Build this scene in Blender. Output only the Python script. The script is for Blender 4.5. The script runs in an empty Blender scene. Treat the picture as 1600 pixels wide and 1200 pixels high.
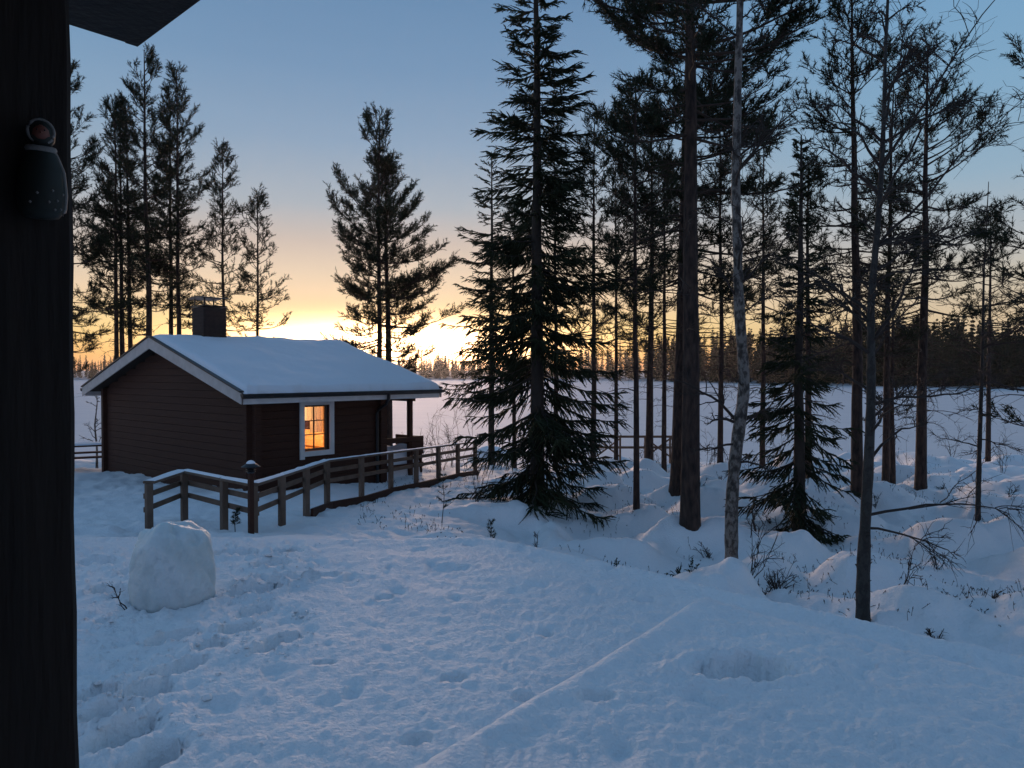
import bpy, math, random
import numpy as np
R = math.radians
S = bpy.context.scene
COL = S.collection
rng = np.random.default_rng(11)
random.seed(5)

# ------------------------------------------------------------------ camera, sky, sun, exposure
CZ = 5.2                                    # eye height above the lake ice
HY, FPX = 582.0, 1150.0                     # horizon row and focal length of the 1600 px photo
cam = bpy.data.cameras.new('camera'); camo = bpy.data.objects.new('camera', cam); COL.objects.link(camo)
cam.lens = 25.875; cam.sensor_width = 36; cam.clip_start = 0.05; cam.clip_end = 6000
camo.location = (0, 0, CZ); camo.rotation_euler = (R(90 - 0.897), 0, 0); S.camera = camo
SUN_AZ, SUN_EL = R(-9.0), R(6.0)            # azimuth from +Y towards +X

def srgb(r, g, b):
    f = lambda c: c / 12.92 if c <= 0.04045 else ((c + 0.055) / 1.055) ** 2.4
    return (f(r / 255), f(g / 255), f(b / 255), 1)

W = bpy.data.worlds.new('World'); S.world = W; W.use_nodes = True
nt = W.node_tree; N = nt.nodes; LK = nt.links
def nd(t, **k):
    n = N.new(t)
    for a, v in k.items(): setattr(n, a, v)
    return n
def mth(op, a, b=None, c=None, clamp=False):
    n = nd('ShaderNodeMath', operation=op, use_clamp=clamp)
    for i, v in enumerate((a, b, c)):
        if v is None: continue
        if isinstance(v, (int, float)): n.inputs[i].default_value = v
        else: LK.new(v, n.inputs[i])
    return n.outputs[0]
tc = nd('ShaderNodeTexCoord'); sx = nd('ShaderNodeSeparateXYZ'); LK.new(tc.outputs['Generated'], sx.inputs[0])
elev = mth('MULTIPLY', mth('ARCSINE', sx.outputs[2]), 180 / math.pi)
az = mth('ARCTAN2', sx.outputs[0], sx.outputs[1])
daz = mth('ARCCOSINE', mth('COSINE', mth('SUBTRACT', az, SUN_AZ)))
def ramp(stops):
    r = nd('ShaderNodeValToRGB'); cr = r.color_ramp; cr.interpolation = 'LINEAR'
    stops = [(e, c) for e, c in stops]
    while len(cr.elements) < len(stops): cr.elements.new(0.5)
    for el, (e, c) in zip(cr.elements, stops):
        el.position = (e + 2) / 92; el.color = c
    LK.new(mth('DIVIDE', mth('ADD', elev, 2), 92, clamp=True), r.inputs[0])
    return r.outputs[0]
near = ramp([(-2, srgb(225, 130, 66)), (0.4, srgb(252, 162, 74)), (1.6, srgb(255, 192, 98)), (2.8, srgb(255, 212, 128)), (3.8, srgb(255, 218, 148)), (4.8, srgb(253, 216, 164)),
             (6.0, srgb(248, 216, 178)), (7.6, srgb(232, 208, 182)), (9.8, srgb(206, 190, 179)), (12.5, srgb(172, 180, 189)),
             (17, srgb(142, 165, 190)), (22, srgb(120, 151, 184)), (28, srgb(104, 139, 176)), (45, srgb(92, 127, 166)), (90, srgb(86, 118, 156))])
side = ramp([(-2, srgb(150, 130, 125)), (1, srgb(205, 178, 142)), (3.5, srgb(216, 192, 158)), (6, srgb(204, 192, 172)), (9, srgb(176, 182, 186)),
             (13, srgb(148, 175, 195)), (18, srgb(130, 168, 197)), (24, srgb(118, 160, 195)), (32, srgb(108, 152, 190)), (55, srgb(92, 128, 168)), (90, srgb(86, 118, 156))])
back = ramp([(-2, srgb(120, 135, 160)), (2, srgb(135, 138, 162)), (7, srgb(150, 145, 166)), (14, srgb(128, 145, 174)), (28, srgb(106, 138, 176)), (55, srgb(90, 124, 162)), (90, srgb(86, 118, 156))])
def mixc(f, a, b):
    m = nd('ShaderNodeMix', data_type='RGBA'); LK.new(f, m.inputs[0]); LK.new(a, m.inputs[6]); LK.new(b, m.inputs[7]); return m.outputs[2]
def sstep(x, a, b):
    m = nd('ShaderNodeMapRange', interpolation_type='SMOOTHSTEP'); LK.new(x, m.inputs[0]); m.inputs[1].default_value = a; m.inputs[2].default_value = b; return m.outputs[0]
c1 = mixc(sstep(daz, R(9), R(44)), near, side)
c2 = mixc(sstep(daz, R(60), R(150)), c1, back)
# the glow round the rising sun
gl = mth('MULTIPLY', mth('EXPONENT', mth('MULTIPLY', mth('POWER', mth('DIVIDE', daz, R(10)), 2), -1)), mth('EXPONENT', mth('MULTIPLY', mth('POWER', mth('DIVIDE', mth('SUBTRACT', elev, 2.0), 1.55), 2), -1)))
ga = nd('ShaderNodeMix', data_type='RGBA', blend_type='ADD', clamp_result=False); LK.new(gl, ga.inputs[0]); LK.new(c2, ga.inputs[6]); ga.inputs[7].default_value = (9.0, 5.4, 2.9, 1); c2 = ga.outputs[2]
# the faintest veil of thin cloud in the warm band
ns = nd('ShaderNodeTexNoise'); mp = nd('ShaderNodeMapping'); mp.inputs['Scale'].default_value = (3, 3, 26)
LK.new(tc.outputs['Generated'], mp.inputs[0]); LK.new(mp.outputs[0], ns.inputs['Vector']); ns.inputs['Scale'].default_value = 1.6; ns.inputs['Detail'].default_value = 4
veil = nd('ShaderNodeMixRGB', blend_type='MULTIPLY'); LK.new(c2, veil.inputs[1])
vr = nd('ShaderNodeMapRange'); LK.new(ns.outputs[0], vr.inputs[0]); vr.inputs[1].default_value = .3; vr.inputs[2].default_value = .7; vr.inputs[3].default_value = .993; vr.inputs[4].default_value = 1.007
LK.new(vr.outputs[0], veil.inputs[2]); veil.inputs[0].default_value = 1
bg = N['Background']; LK.new(veil.outputs[0], bg.inputs[0]); bg.inputs[1].default_value = 1.0

sl = bpy.data.lights.new('sun', 'SUN'); slo = bpy.data.objects.new('sun', sl); COL.objects.link(slo)
sl.energy = 2.9; sl.angle = R(20.0); sl.color = (1.0, 0.66, 0.50)
slo.rotation_euler = (R(90) - SUN_EL, 0, math.pi - SUN_AZ)   # light travels from the sun towards the camera
S.view_settings.view_transform = 'Standard'; S.view_settings.look = 'None'; S.view_settings.exposure = 0.0; S.view_settings.gamma = 1
S.render.engine = 'CYCLES'; S.cycles.use_denoising = True
S.cycles.max_bounces = 6; S.cycles.transparent_max_bounces = 6

# ------------------------------------------------------------------ small helpers
class Acc:
    """collects vertices, triangles and quads for one mesh"""
    def __init__(s): s.v = []; s.t = []; s.q = []; s.n = 0
    def add(s, v, t=None, q=None):
        v = np.asarray(v, float).reshape(-1, 3)
        if t is not None and len(t): s.t.append(np.asarray(t, int).reshape(-1, 3) + s.n)
        if q is not None and len(q): s.q.append(np.asarray(q, int).reshape(-1, 4) + s.n)
        s.v.append(v); s.n += len(v)
    def mesh(s, name, mat=None, smooth=False):
        me = bpy.data.meshes.new(name)
        v = np.concatenate(s.v) if s.v else np.zeros((0, 3))
        t = np.concatenate(s.t) if s.t else np.zeros((0, 3), int)
        q = np.concatenate(s.q) if s.q else np.zeros((0, 4), int)
        me.vertices.add(len(v)); me.vertices.foreach_set('co', v.astype(np.float32).ravel())
        idx = np.concatenate([t.ravel(), q.ravel()]); me.loops.add(len(idx)); me.loops.foreach_set('vertex_index', idx.astype(np.int32))
        st = np.concatenate([np.arange(len(t)) * 3, len(t) * 3 + np.arange(len(q)) * 4]); me.polygons.add(len(st))
        me.polygons.foreach_set('loop_start', st.astype(np.int32))
        me.polygons.foreach_set('use_smooth', np.full(len(st), smooth)); me.update(calc_edges=True)
        if mat: me.materials.append(mat)
        return me
    def box(s, c, size, ex=(1, 0, 0), ey=(0, 1, 0), bev=0.0):
        ex = np.array(ex, float); ey = np.array(ey, float); ez = np.cross(ex, ey); c = np.array(c, float)
        hx, hy, hz = [k / 2 for k in size]
        if bev <= 0:
            P = [(sx_, sy_, sz_) for sz_ in (-1, 1) for sy_ in (-1, 1) for sx_ in (-1, 1)]
            v = [c + ex * hx * a + ey * hy * b + ez * hz * d for a, b, d in P]
            s.add(v, q=[(0, 2, 3, 1), (4, 5, 7, 6), (0, 1, 5, 4), (2, 6, 7, 3), (0, 4, 6, 2), (1, 3, 7, 5)])
        else:                                            # bar along ex with chamfered long edges
            b = bev
            prof = [(-hy + b, -hz), (hy - b, -hz), (hy, -hz + b), (hy, hz - b), (hy - b, hz), (-hy + b, hz), (-hy, hz - b), (-hy, -hz + b)]
            v = [c + ex * sg * hx + ey * p + ez * r for sg in (-1, 1) for p, r in prof]
            q = [(i, (i + 1) % 8, 8 + (i + 1) % 8, 8 + i) for i in range(8)]
            q += [(0, 3, 2, 1), (0, 7, 4, 3), (7, 6, 5, 4), (8, 9, 10, 11), (8, 11, 12, 15), (15, 12, 13, 14)]
            s.add(v, q=q)
    def tube(s, P, rad, sides=6, cap=True):
        P = np.asarray(P, float); s.tubes(P[None], np.asarray(rad, float)[None], sides)
        if cap:
            n = len(P); base = s.n - n * sides
            s.v.append(np.array([P[0], P[-1]])); s.n += 2
            s.t.append(np.array([(base + (i + 1) % sides, base + i, s.n - 2) for i in range(sides)]))
            o = base + (n - 1) * sides
            s.t.append(np.array([(o + i, o + (i + 1) % sides, s.n - 1) for i in range(sides)]))
    def tubes(s, P, rad, sides=3):
        """B polylines of n points at once"""
        B, n, _ = P.shape
        if B == 0: return
        T = np.gradient(P, axis=1); T /= np.linalg.norm(T, axis=2, keepdims=True) + 1e-9
        ref = np.where(np.abs(T[..., 2:3]) > .9, np.array([1., 0, 0]), np.array([0, 0, 1.]))
        U = np.cross(T, ref); U /= np.linalg.norm(U, axis=2, keepdims=True) + 1e-9; V = np.cross(T, U)
        a = np.arange(sides) * 2 * math.pi / sides
        ring = P[:, :, None, :] + rad[:, :, None, None] * (U[:, :, None, :] * np.cos(a)[None, None, :, None] + V[:, :, None, :] * np.sin(a)[None, None, :, None])
        k = np.arange(n - 1)[:, None] * sides; i = np.arange(sides)[None]; j = (i + 1) % sides
        q = np.stack([k + j, k + i, k + sides + i, k + sides + j], -1).reshape(-1, 4)
        q = (q[None] + (np.arange(B) * n * sides)[:, None, None]).reshape(-1, 4)
        s.add(ring.reshape(-1, 3), q=q)
    def blades(s, c, d, w, L):
        """one thin triangle per needle tuft"""
        n = len(c)
        if n == 0: return
        sd = np.cross(d, rng.normal(size=(n, 3))); sd /= np.linalg.norm(sd, axis=1, keepdims=True) + 1e-9
        w = np.broadcast_to(w, n)[:, None]; L = np.broadcast_to(L, n)[:, None]
        v = np.stack([c - sd * w / 2, c + sd * w / 2, c + d * L], 1).reshape(-1, 3)
        s.add(v, t=np.arange(3 * n).reshape(-1, 3))
    def lathe(s, prof, c=(0, 0, 0), sides=16):
        P = np.array(prof, float); a = np.arange(sides) * 2 * math.pi / sides
        v = np.stack([P[:, None, 0] * np.cos(a), P[:, None, 0] * np.sin(a), np.broadcast_to(P[:, None, 1], (len(P), sides))], -1).reshape(-1, 3) + np.array(c)
        k = np.arange(len(P) - 1)[:, None] * sides; i = np.arange(sides)[None]; j = (i + 1) % sides
        s.add(v, q=np.stack([k + i, k + j, k + sides + j, k + sides + i], -1).reshape(-1, 4))

def link(name, me, parent=None):
    o = bpy.data.objects.new(name, me); COL.objects.link(o)
    if parent: o.parent = parent
    return o
def obj(name, acc, mat, parent=None, smooth=False): return link(name, acc.mesh(name, mat, smooth), parent)
def tag(o, label=None, cat=None, group=None, kind=None):
    for k, v in (('label', label), ('category', cat), ('group', group), ('kind', kind)):
        if v: o[k] = v
    return o
def thing(name, label, cat, loc=(0, 0, 0), rz=0, group=None):
    o = bpy.data.objects.new(name, None); COL.objects.link(o); o.location = loc; o.rotation_euler = (0, 0, rz)
    o.empty_display_size = .1
    return tag(o, label, cat, group)
def copy_thing(o, loc, rz=0, sc=1.0, label=None):
    c = o.copy(); COL.objects.link(c); c.location = loc; c.rotation_euler = (0, 0, rz); c.scale = (sc, sc, sc)
    if label: c['label'] = label
    for ch in list(o.children):
        k = ch.copy(); COL.objects.link(k); k.parent = c
        for g in ch.children:
            h = g.copy(); COL.objects.link(h); h.parent = k
    return c

def hash2(ix, iy, seed):
    h = (ix.astype(np.int64) * 374761393 + iy.astype(np.int64) * 668265263 + seed * 974634777) & 0x7fffffff
    h = ((h ^ (h >> 13)) * 1274126177) & 0x7fffffff
    return ((h ^ (h >> 16)) & 0xffff) / 65535.0
def vnoise(x, y, seed=0):
    ix = np.floor(x); iy = np.floor(y); fx = x - ix; fy = y - iy
    fx = fx * fx * fx * (fx * (fx * 6 - 15) + 10); fy = fy * fy * fy * (fy * (fy * 6 - 15) + 10)
    a = hash2(ix, iy, seed); b = hash2(ix + 1, iy, seed); c = hash2(ix, iy + 1, seed); d = hash2(ix + 1, iy + 1, seed)
    return (a * (1 - fx) + b * fx) * (1 - fy) + (c * (1 - fx) + d * fx) * fy - .5
def sm(x, a, b):
    t = np.clip((x - a) / (b - a), 0, 1); return t * t * (3 - 2 * t)

# ------------------------------------------------------------------ materials
def mat(name, color, rough=.8, noise=None, bump=None, metal=0, spec=None, coords='Object'):
    """noise: (scale, color2, detail, (sx,sy,sz)); bump: (scale, strength, distance, (sx,sy,sz))"""
    m = bpy.data.materials.new(name); m.use_nodes = True; t = m.node_tree; b = t.nodes['Principled BSDF']
    b.inputs['Base Color'].default_value = (*color, 1); b.inputs['Roughness'].default_value = rough; b.inputs['Metallic'].default_value = metal
    if spec is not None: b.inputs['Specular IOR Level'].default_value = spec
    co = t.nodes.new('ShaderNodeTexCoord')
    def nz(scale, detail, sc):
        mp = t.nodes.new('ShaderNodeMapping'); mp.inputs['Scale'].default_value = sc; t.links.new(co.outputs[coords], mp.inputs[0])
        n = t.nodes.new('ShaderNodeTexNoise'); n.inputs['Scale'].default_value = scale; n.inputs['Detail'].default_value = detail
        t.links.new(mp.outputs[0], n.inputs['Vector']); return n.outputs[0]
    if noise:
        sc, c2, det, s3 = noise
        r = t.nodes.new('ShaderNodeValToRGB'); r.color_ramp.elements[0].position = .32; r.color_ramp.elements[1].position = .68
        r.color_ramp.elements[0].color = (*color, 1); r.color_ramp.elements[1].color = (*c2, 1)
        t.links.new(nz(sc, det, s3), r.inputs[0]); t.links.new(r.outputs[0], b.inputs['Base Color'])
    if bump:
        sc, st, dist, s3 = bump
        bp = t.nodes.new('ShaderNodeBump'); bp.inputs['Strength'].default_value = st; bp.inputs['Distance'].default_value = dist
        t.links.new(nz(sc, 6, s3), bp.inputs['Height']); t.links.new(bp.outputs[0], b.inputs['Normal'])
    return m
M = {}
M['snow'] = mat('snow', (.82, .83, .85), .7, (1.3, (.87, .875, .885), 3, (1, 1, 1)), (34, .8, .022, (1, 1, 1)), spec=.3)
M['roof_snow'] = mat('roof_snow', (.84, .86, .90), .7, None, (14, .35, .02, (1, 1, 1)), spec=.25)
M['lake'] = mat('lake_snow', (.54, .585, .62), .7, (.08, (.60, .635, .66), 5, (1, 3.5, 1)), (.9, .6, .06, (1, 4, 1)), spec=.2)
M['land'] = mat('far_land', (.55, .58, .62), .8, (.05, (.2, .2, .2), 4, (1, 1, 1)))
M['bark'] = mat('pine_bark', (.013, .008, .007), .95, (16, (.070, .042, .032), 8, (1, 1, .3)), (14, 1.0, .06, (1, 1, .25)))
M['bark_up'] = mat('pine_limb', (.03, .018, .013), .9, (9, (.05, .03, .02), 3, (1, 1, 1)))
M['bark_spruce'] = mat('spruce_bark', (.022, .017, .014), .9, (8, (.045, .035, .028), 5, (1, 1, .4)), (14, .8, .02, (1, 1, .4)))
M['pine_needle'] = mat('pine_needle', (.014, .021, .010), .8, (1.3, (.028, .038, .017), 3, (1, 1, 1)), spec=.2)
M['spruce_needle'] = mat('spruce_needle', (.012, .018, .009), .8, (1.1, (.030, .036, .015), 3, (1, 1, 1)), spec=.2)
M['twig'] = mat('bare_twig', (.03, .02, .016), .85)
M['wood'] = mat('grey_wood', (.10, .064, .044), .85, (4, (.17, .115, .085), 5, (1, 1, 1)), (30, .4, .004, (1, 1, 1)))
M['darkwood'] = mat('dark_stained_wood', (.036, .009, .003), .85, (5, (.050, .015, .005), 6, (.3, .3, 3)), (18, .6, .006, (.3, .3, 3)))
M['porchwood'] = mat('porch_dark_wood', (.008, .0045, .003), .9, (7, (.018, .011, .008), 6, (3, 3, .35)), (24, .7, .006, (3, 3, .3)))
M['white_paint'] = mat('white_paint', (.62, .61, .60), .55, (5, (.72, .71, .70), 4, (1, 1, 1)))
M['barge'] = mat('worn_white_paint', (.42, .38, .36), .6, (5, (.52, .48, .46), 4, (1, 1, 1)))
M['gutter'] = mat('dark_metal', (.02, .02, .022), .4, None, None, .3)
M['brick'] = mat('dark_brick', (.024, .013, .010), .9, (12, (.04, .022, .017), 4, (1, 1, 1)), (40, .5, .004, (1, 1, 1)))
M['mortar'] = mat('mortar', (.16, .14, .13), .95)
M['inner'] = mat('inner_pine_panel', (.55, .32, .13), .6, (6, (.68, .42, .2), 5, (.4, .4, 4)))
M['curtain'] = mat('cream_curtain', (.85, .76, .66), .9); M['curtain'].node_tree.nodes['Principled BSDF'].inputs['Transmission Weight'].default_value = .55
M['blind'] = mat('grey_brown_slat', (.24, .20, .17), .6)
M['fig_dark'] = mat('dark_green_cloth', (.007, .012, .010), .7); M['fig_white'] = mat('white_fur', (.20, .195, .19), .9, None, (300, .6, .002, (1, 1, 1)))
M['fig_face'] = mat('red_brown_face', (.16, .05, .035), .6)

def bark_birch(name, k_):
    m = bpy.data.materials.new(name); m.use_nodes = True; t = m.node_tree; b = t.nodes['Principled BSDF']; b.inputs['Roughness'].default_value = .75
    co = t.nodes.new('ShaderNodeTexCoord'); mp = t.nodes.new('ShaderNodeMapping'); mp.inputs['Scale'].default_value = (10, 10, 6); t.links.new(co.outputs['Object'], mp.inputs[0])
    n = t.nodes.new('ShaderNodeTexNoise'); n.inputs['Scale'].default_value = 1.5; n.inputs['Detail'].default_value = 6; n.inputs['Roughness'].default_value = .65; t.links.new(mp.outputs[0], n.inputs['Vector'])
    r = t.nodes.new('ShaderNodeValToRGB'); e = r.color_ramp.elements; e[0].position = .40; e[0].color = (.025, .02, .017, 1); e[1].position = .56; e[1].color = (.19 * k_, .168 * k_, .15 * k_, 1)
    k = e.new(.47); k.color = (.07 * k_, .058 * k_, .05 * k_, 1); k = e.new(.75); k.color = (.11 * k_, .092 * k_, .08 * k_, 1)
    t.links.new(n.outputs[0], r.inputs[0]); t.links.new(r.outputs[0], b.inputs['Base Color'])
    bp = t.nodes.new('ShaderNodeBump'); bp.inputs['Strength'].default_value = .7; bp.inputs['Distance'].default_value = .01; t.links.new(n.outputs[0], bp.inputs['Height']); t.links.new(bp.outputs[0], b.inputs['Normal'])
    return m
M['birch'] = bark_birch('birch_bark', 1.0); M['birch_dark'] = bark_birch('dark_birch_bark', .2)
def ice_mat():
    m = mat('ice_snow', (.52, .59, .60), .45, (4, (.66, .71, .73), 4, (1, 1, 1)), (24, .6, .02, (1, 1, 1)))
    b = m.node_tree.nodes['Principled BSDF']; b.inputs['Subsurface Weight'].default_value = .85; b.inputs['Subsurface Radius'].default_value = (.10, .13, .14); b.inputs['Subsurface Scale'].default_value = 1
    return m
M['ice'] = ice_mat()
def glass_mat():
    m = bpy.data.materials.new('window_glass'); m.use_nodes = True; t = m.node_tree; t.nodes.clear()
    o = t.nodes.new('ShaderNodeOutputMaterial'); mx = t.nodes.new('ShaderNodeMixShader'); tr = t.nodes.new('ShaderNodeBsdfTransparent'); gl = t.nodes.new('ShaderNodeBsdfGlossy')
    gl.inputs['Roughness'].default_value = .02; f = t.nodes.new('ShaderNodeFresnel'); f.inputs[0].default_value = 1.45
    t.links.new(f.outputs[0], mx.inputs[0]); t.links.new(tr.outputs[0], mx.inputs[1]); t.links.new(gl.outputs[0], mx.inputs[2]); t.links.new(mx.outputs[0], o.inputs[0]); return m
M['glass'] = glass_mat()
def emit_mat(name, c, s):
    m = bpy.data.materials.new(name); m.use_nodes = True; b = m.node_tree.nodes['Principled BSDF']; b.inputs['Emission Color'].default_value = (*c, 1); b.inputs['Emission Strength'].default_value = s; return m
M['lampglow'] = emit_mat('lit_lamp_shade', (1, .62, .28), 6)

# ------------------------------------------------------------------ terrain (heights relative to the eye, then + CZ)
def at(px, d): return (px - 800) / FPX * d
TREE_BASES = []          # (x, y, mound height, radius) filled before the ground is built
HOLES = []               # (x, y, half length, half width, angle, depth, rim)
PY = [-40, 0, 5, 7.3, 9.4, 12, 16, 18, 21, 27, 30, 34, 38, 46, 60]
PR = [-2.3, -2.3, -2.32, -2.36, -2.58, -2.78, -2.82, -2.90, -3.06, -3.25, -3.8, -5.0, -5.6, -6.2, -6.4]
LYY = [-40, 0, 7.9, 9.6, 12, 14.4, 19, 24, 27, 30, 34, 38, 46, 60]
LRR = [-1.8, -1.8, -1.8, -2.13, -2.38, -2.50, -2.72, -3.05, -3.25, -3.8, -5.0, -5.6, -6.2, -6.4]
def ground(x, y, detail=True):
    x = np.asarray(x, float); y = np.asarray(y, float)
    yw = y + 1.6 * vnoise(x * .12, y * .12, 3) * np.clip((y - 12) / 12, 0, 1)
    low_r = np.interp(yw, PY, PR); low_l = np.interp(yw, LYY, LRR)
    k = sm(x - .05 * y, -2.2, .2)
    low = low_l * (1 - k) + low_r * k
    sd = np.maximum(.698 * x + .716 * y - 5.55, y - 7.95 + .05 * np.sin(x * 2))
    side = sm(x, -2.5, 0.5)
    t = sm(sd, -.10 - .10 * (1 - side), .40 - .05 * side)
    # hummocks under the snow in the wood
    wood = sm(sd, .3, 1.6) * np.clip((44 - y) / 8, 0, 1)
    fx = x + .5 * vnoise(x * .9, y * .9, 21); fy = y + .5 * vnoise(x * .9, y * .9, 22)
    hm = 1.15 * np.abs(vnoise(fx * .5, fy * .5, 5)) - .24 + .60 * np.maximum(vnoise(fx * 1.15, fy * 1.15, 6), -.2) + .17 * np.maximum(vnoise(fx * 2.6, fy * 2.6, 8), -.15)
    hm = hm * (.22 + .78 * k)
    # trodden path beside the railing and by the cabin stays smoother
    path = np.exp(-((x + 3.0 - (y - 12) * .30) / 1.2) ** 2) * sm(y, 9, 11)
    low = low - .50 * side * np.exp(-((sd - .95) / .85) ** 2)
    z = -1.8 * (1 - t) + low * t + wood * hm * (1 - .6 * path)
    z = z + .045 * side * np.exp(-((sd + .06) / .12) ** 2)
    # raised, snow covered terrace corner in the foreground
    a = .79 * (x - 1.43) - .613 * (y - 5.40); b = -(.698 * (x - 1.43) + .716 * (y - 5.40))
    wob = .05 * vnoise(x * 2.3, y * 2.3, 31)
    z = z + (.25 * sm(a + wob * .4, -.13, .20) * sm(b + wob, -.25, .45) + .03 * np.exp(-((a - .13) / .13) ** 2) * sm(b, -.1, .35)) * (1 - t)
    if detail:
        plat = (1 - t) * (1 - .75 * np.exp(-((a - .05) / .16) ** 2) * sm(b, -.2, .3))
        n1 = .022 * vnoise(x * 1.7, y * 1.7, 9) + .012 * vnoise(x * 6.5, y * 6.5, 10) + .012 * vnoise(x * 10, y * 13, 12) + .011 * vnoise(x * 23, y * 30, 13) + .015 * vnoise(x * 43, y * 58, 35) + .022 * sm(vnoise(x * 19, y * 19, 37), .2, .36) * sm(x, -1.2, -2.4)
        pits = vnoise(x * 4.3, y * 4.3, 14) + .4 * vnoise(x * 9, y * 9, 15); n1 = n1 - .034 * sm(pits, .30, .55)
        z = z + plat * n1 + (1 - plat) * wood * (.06 * vnoise(x * 4.6, y * 4.6, 16) + .035 * vnoise(x * 11, y * 11, 17) - .05 * np.abs(vnoise(x * 3.3, y * 3.3, 34)))
        for hx, hy, L, w, an, dep, rim in HOLES:
            ca, sa = math.cos(an), math.sin(an); dx = x - hx; dy = y - hy
            near_ = (np.abs(dx) < 3 * (L + .1)) & (np.abs(dy) < 3 * (L + .1))
            if not near_.any(): continue
            u = (dx * ca + dy * sa) / L; v = (-dx * sa + dy * ca) / w
            rr = np.sqrt(u * u + v * v) + .4 * vnoise(x * 7, y * 7, 18) + .34 * vnoise(x * 17, y * 17, 19) + .2 * vnoise(x * 40, y * 40, 36)
            hollow = -1.75 * dep * (1 - sm(rr, .60, 1.08)); lip = .55 * rim * np.exp(-((rr - 1.45) / .32) ** 2) * (1 + 1.3 * vnoise(x * 9, y * 9, 20))
            z = np.where(near_, z + hollow + lip, z)
        for tx, ty, mh, mr in TREE_BASES:
            d2 = (x - tx) ** 2 + (y - ty) ** 2
            z = np.where(d2 < 9 * mr * mr, z + mh * np.exp(-d2 / (mr * mr)) - .5 * mh * np.exp(-d2 / (.16 * mr * mr)), z)
    return z + CZ
def gz(x, y): return float(ground(np.array([x]), np.array([y]), False)[0])
def gzd(x, y): return float(ground(np.array([x]), np.array([y]), True)[0])

def plat_pt(px, py):
    d = 1.8 * FPX / (py - HY); return at(px, d), d
for px, py, L, w, an, dep, rim in [
    (272, 998, .20, .085, 50, .13, .03), (225, 1085, .16, .09, 55, .12, .03), (268, 1050, .24, .085, 52, .12, .035), (330, 1010, .10, .07, 20, .09, .02),
    (440, 1003, .13, .09, 60, .13, .03), (415, 1018, .08, .05, 40, .06, .02), (375, 983, .12, .08, 35, .10, .035), (395, 958, .15, .07, 60, .09, .05),
    (408, 925, .14, .12, 20, .14, .06), (375, 930, .10, .10, 0, .12, .03), (450, 908, .26, .11, 8, .13, .07), (500, 903, .16, .07, 15, .08, .04), (425, 885, .16, .12, 10, .12, .05),
    (372, 866, .20, .13, 0, .12, .05), (445, 862, .16, .10, 0, .10, .04), (180, 925, .18, .12, 5, .10, .04), (150, 880, .2, .12, 0, .09, .04), (205, 895, .12, .08, 0, .06, .03),
    (152, 1092, .11, .10, 60, .20, .04), (188, 1152, .18, .10, 65, .20, .04), (165, 1125, .12, .10, 40, .18, .05), (230, 1190, .2, .11, 70, .16, .03),
    (160, 975, .07, .05, 0, .05, .02), (470, 960, .05, .04, 0, .04, .01), (855, 992, .06, .045, 0, .05, .01), (710, 1062, .08, .05, 0, .05, .01), (505, 1038, .07, .045, 0, .05, .01),
    (650, 1160, .07, .05, 0, .04, .01), (930, 1170, .09, .05, 0, .05, .01), (820, 1095, .07, .05, 0, .04, .01), (1010, 940, .09, .06, 0, .04, .01), (600, 935, .08, .05, 0, .04, .01)]:
    x, y = plat_pt(px, py); HOLES.append((x, y, L, w, R(an), dep, rim))
for px, py, L, w, an, dep, rim in [(1165, 1092, .27, .13, 2, .09, .045), (1180, 1088, .12, .09, 0, .05, 0), (1110, 1095, .12, .09, 0, .05, .02)]:
    d = 1.70 * FPX / (py - HY); HOLES.append((at(px, d), d, L, w, R(an), dep, rim))

# ------------------------------------------------------------------ tree kit
def norm(v): return v / (np.linalg.norm(v, axis=-1, keepdims=True) + 1e-9)
def poly_at(P, s):
    """points on polyline P at parameters s in 0..1"""
    n = len(P) - 1; f = np.clip(np.asarray(s) * n, 0, n - 1e-6); i = f.astype(int); t = (f - i)[..., None]
    return P[i] * (1 - t) + P[i + 1] * t
def trunk_line(H, lean=(0, 0), wob=.05, n=16, g=None):
    z = np.linspace(-.25, H, n); s = np.clip(z / H, 0, 1)
    g = g or rng
    w = np.cumsum(g.normal(size=(n, 2)), 0) * wob; w -= w[0]
    w *= np.minimum(1, s * 3)[:, None]
    return np.stack([lean[0] * s + w[:, 0], lean[1] * s + w[:, 1], z], 1)

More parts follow.
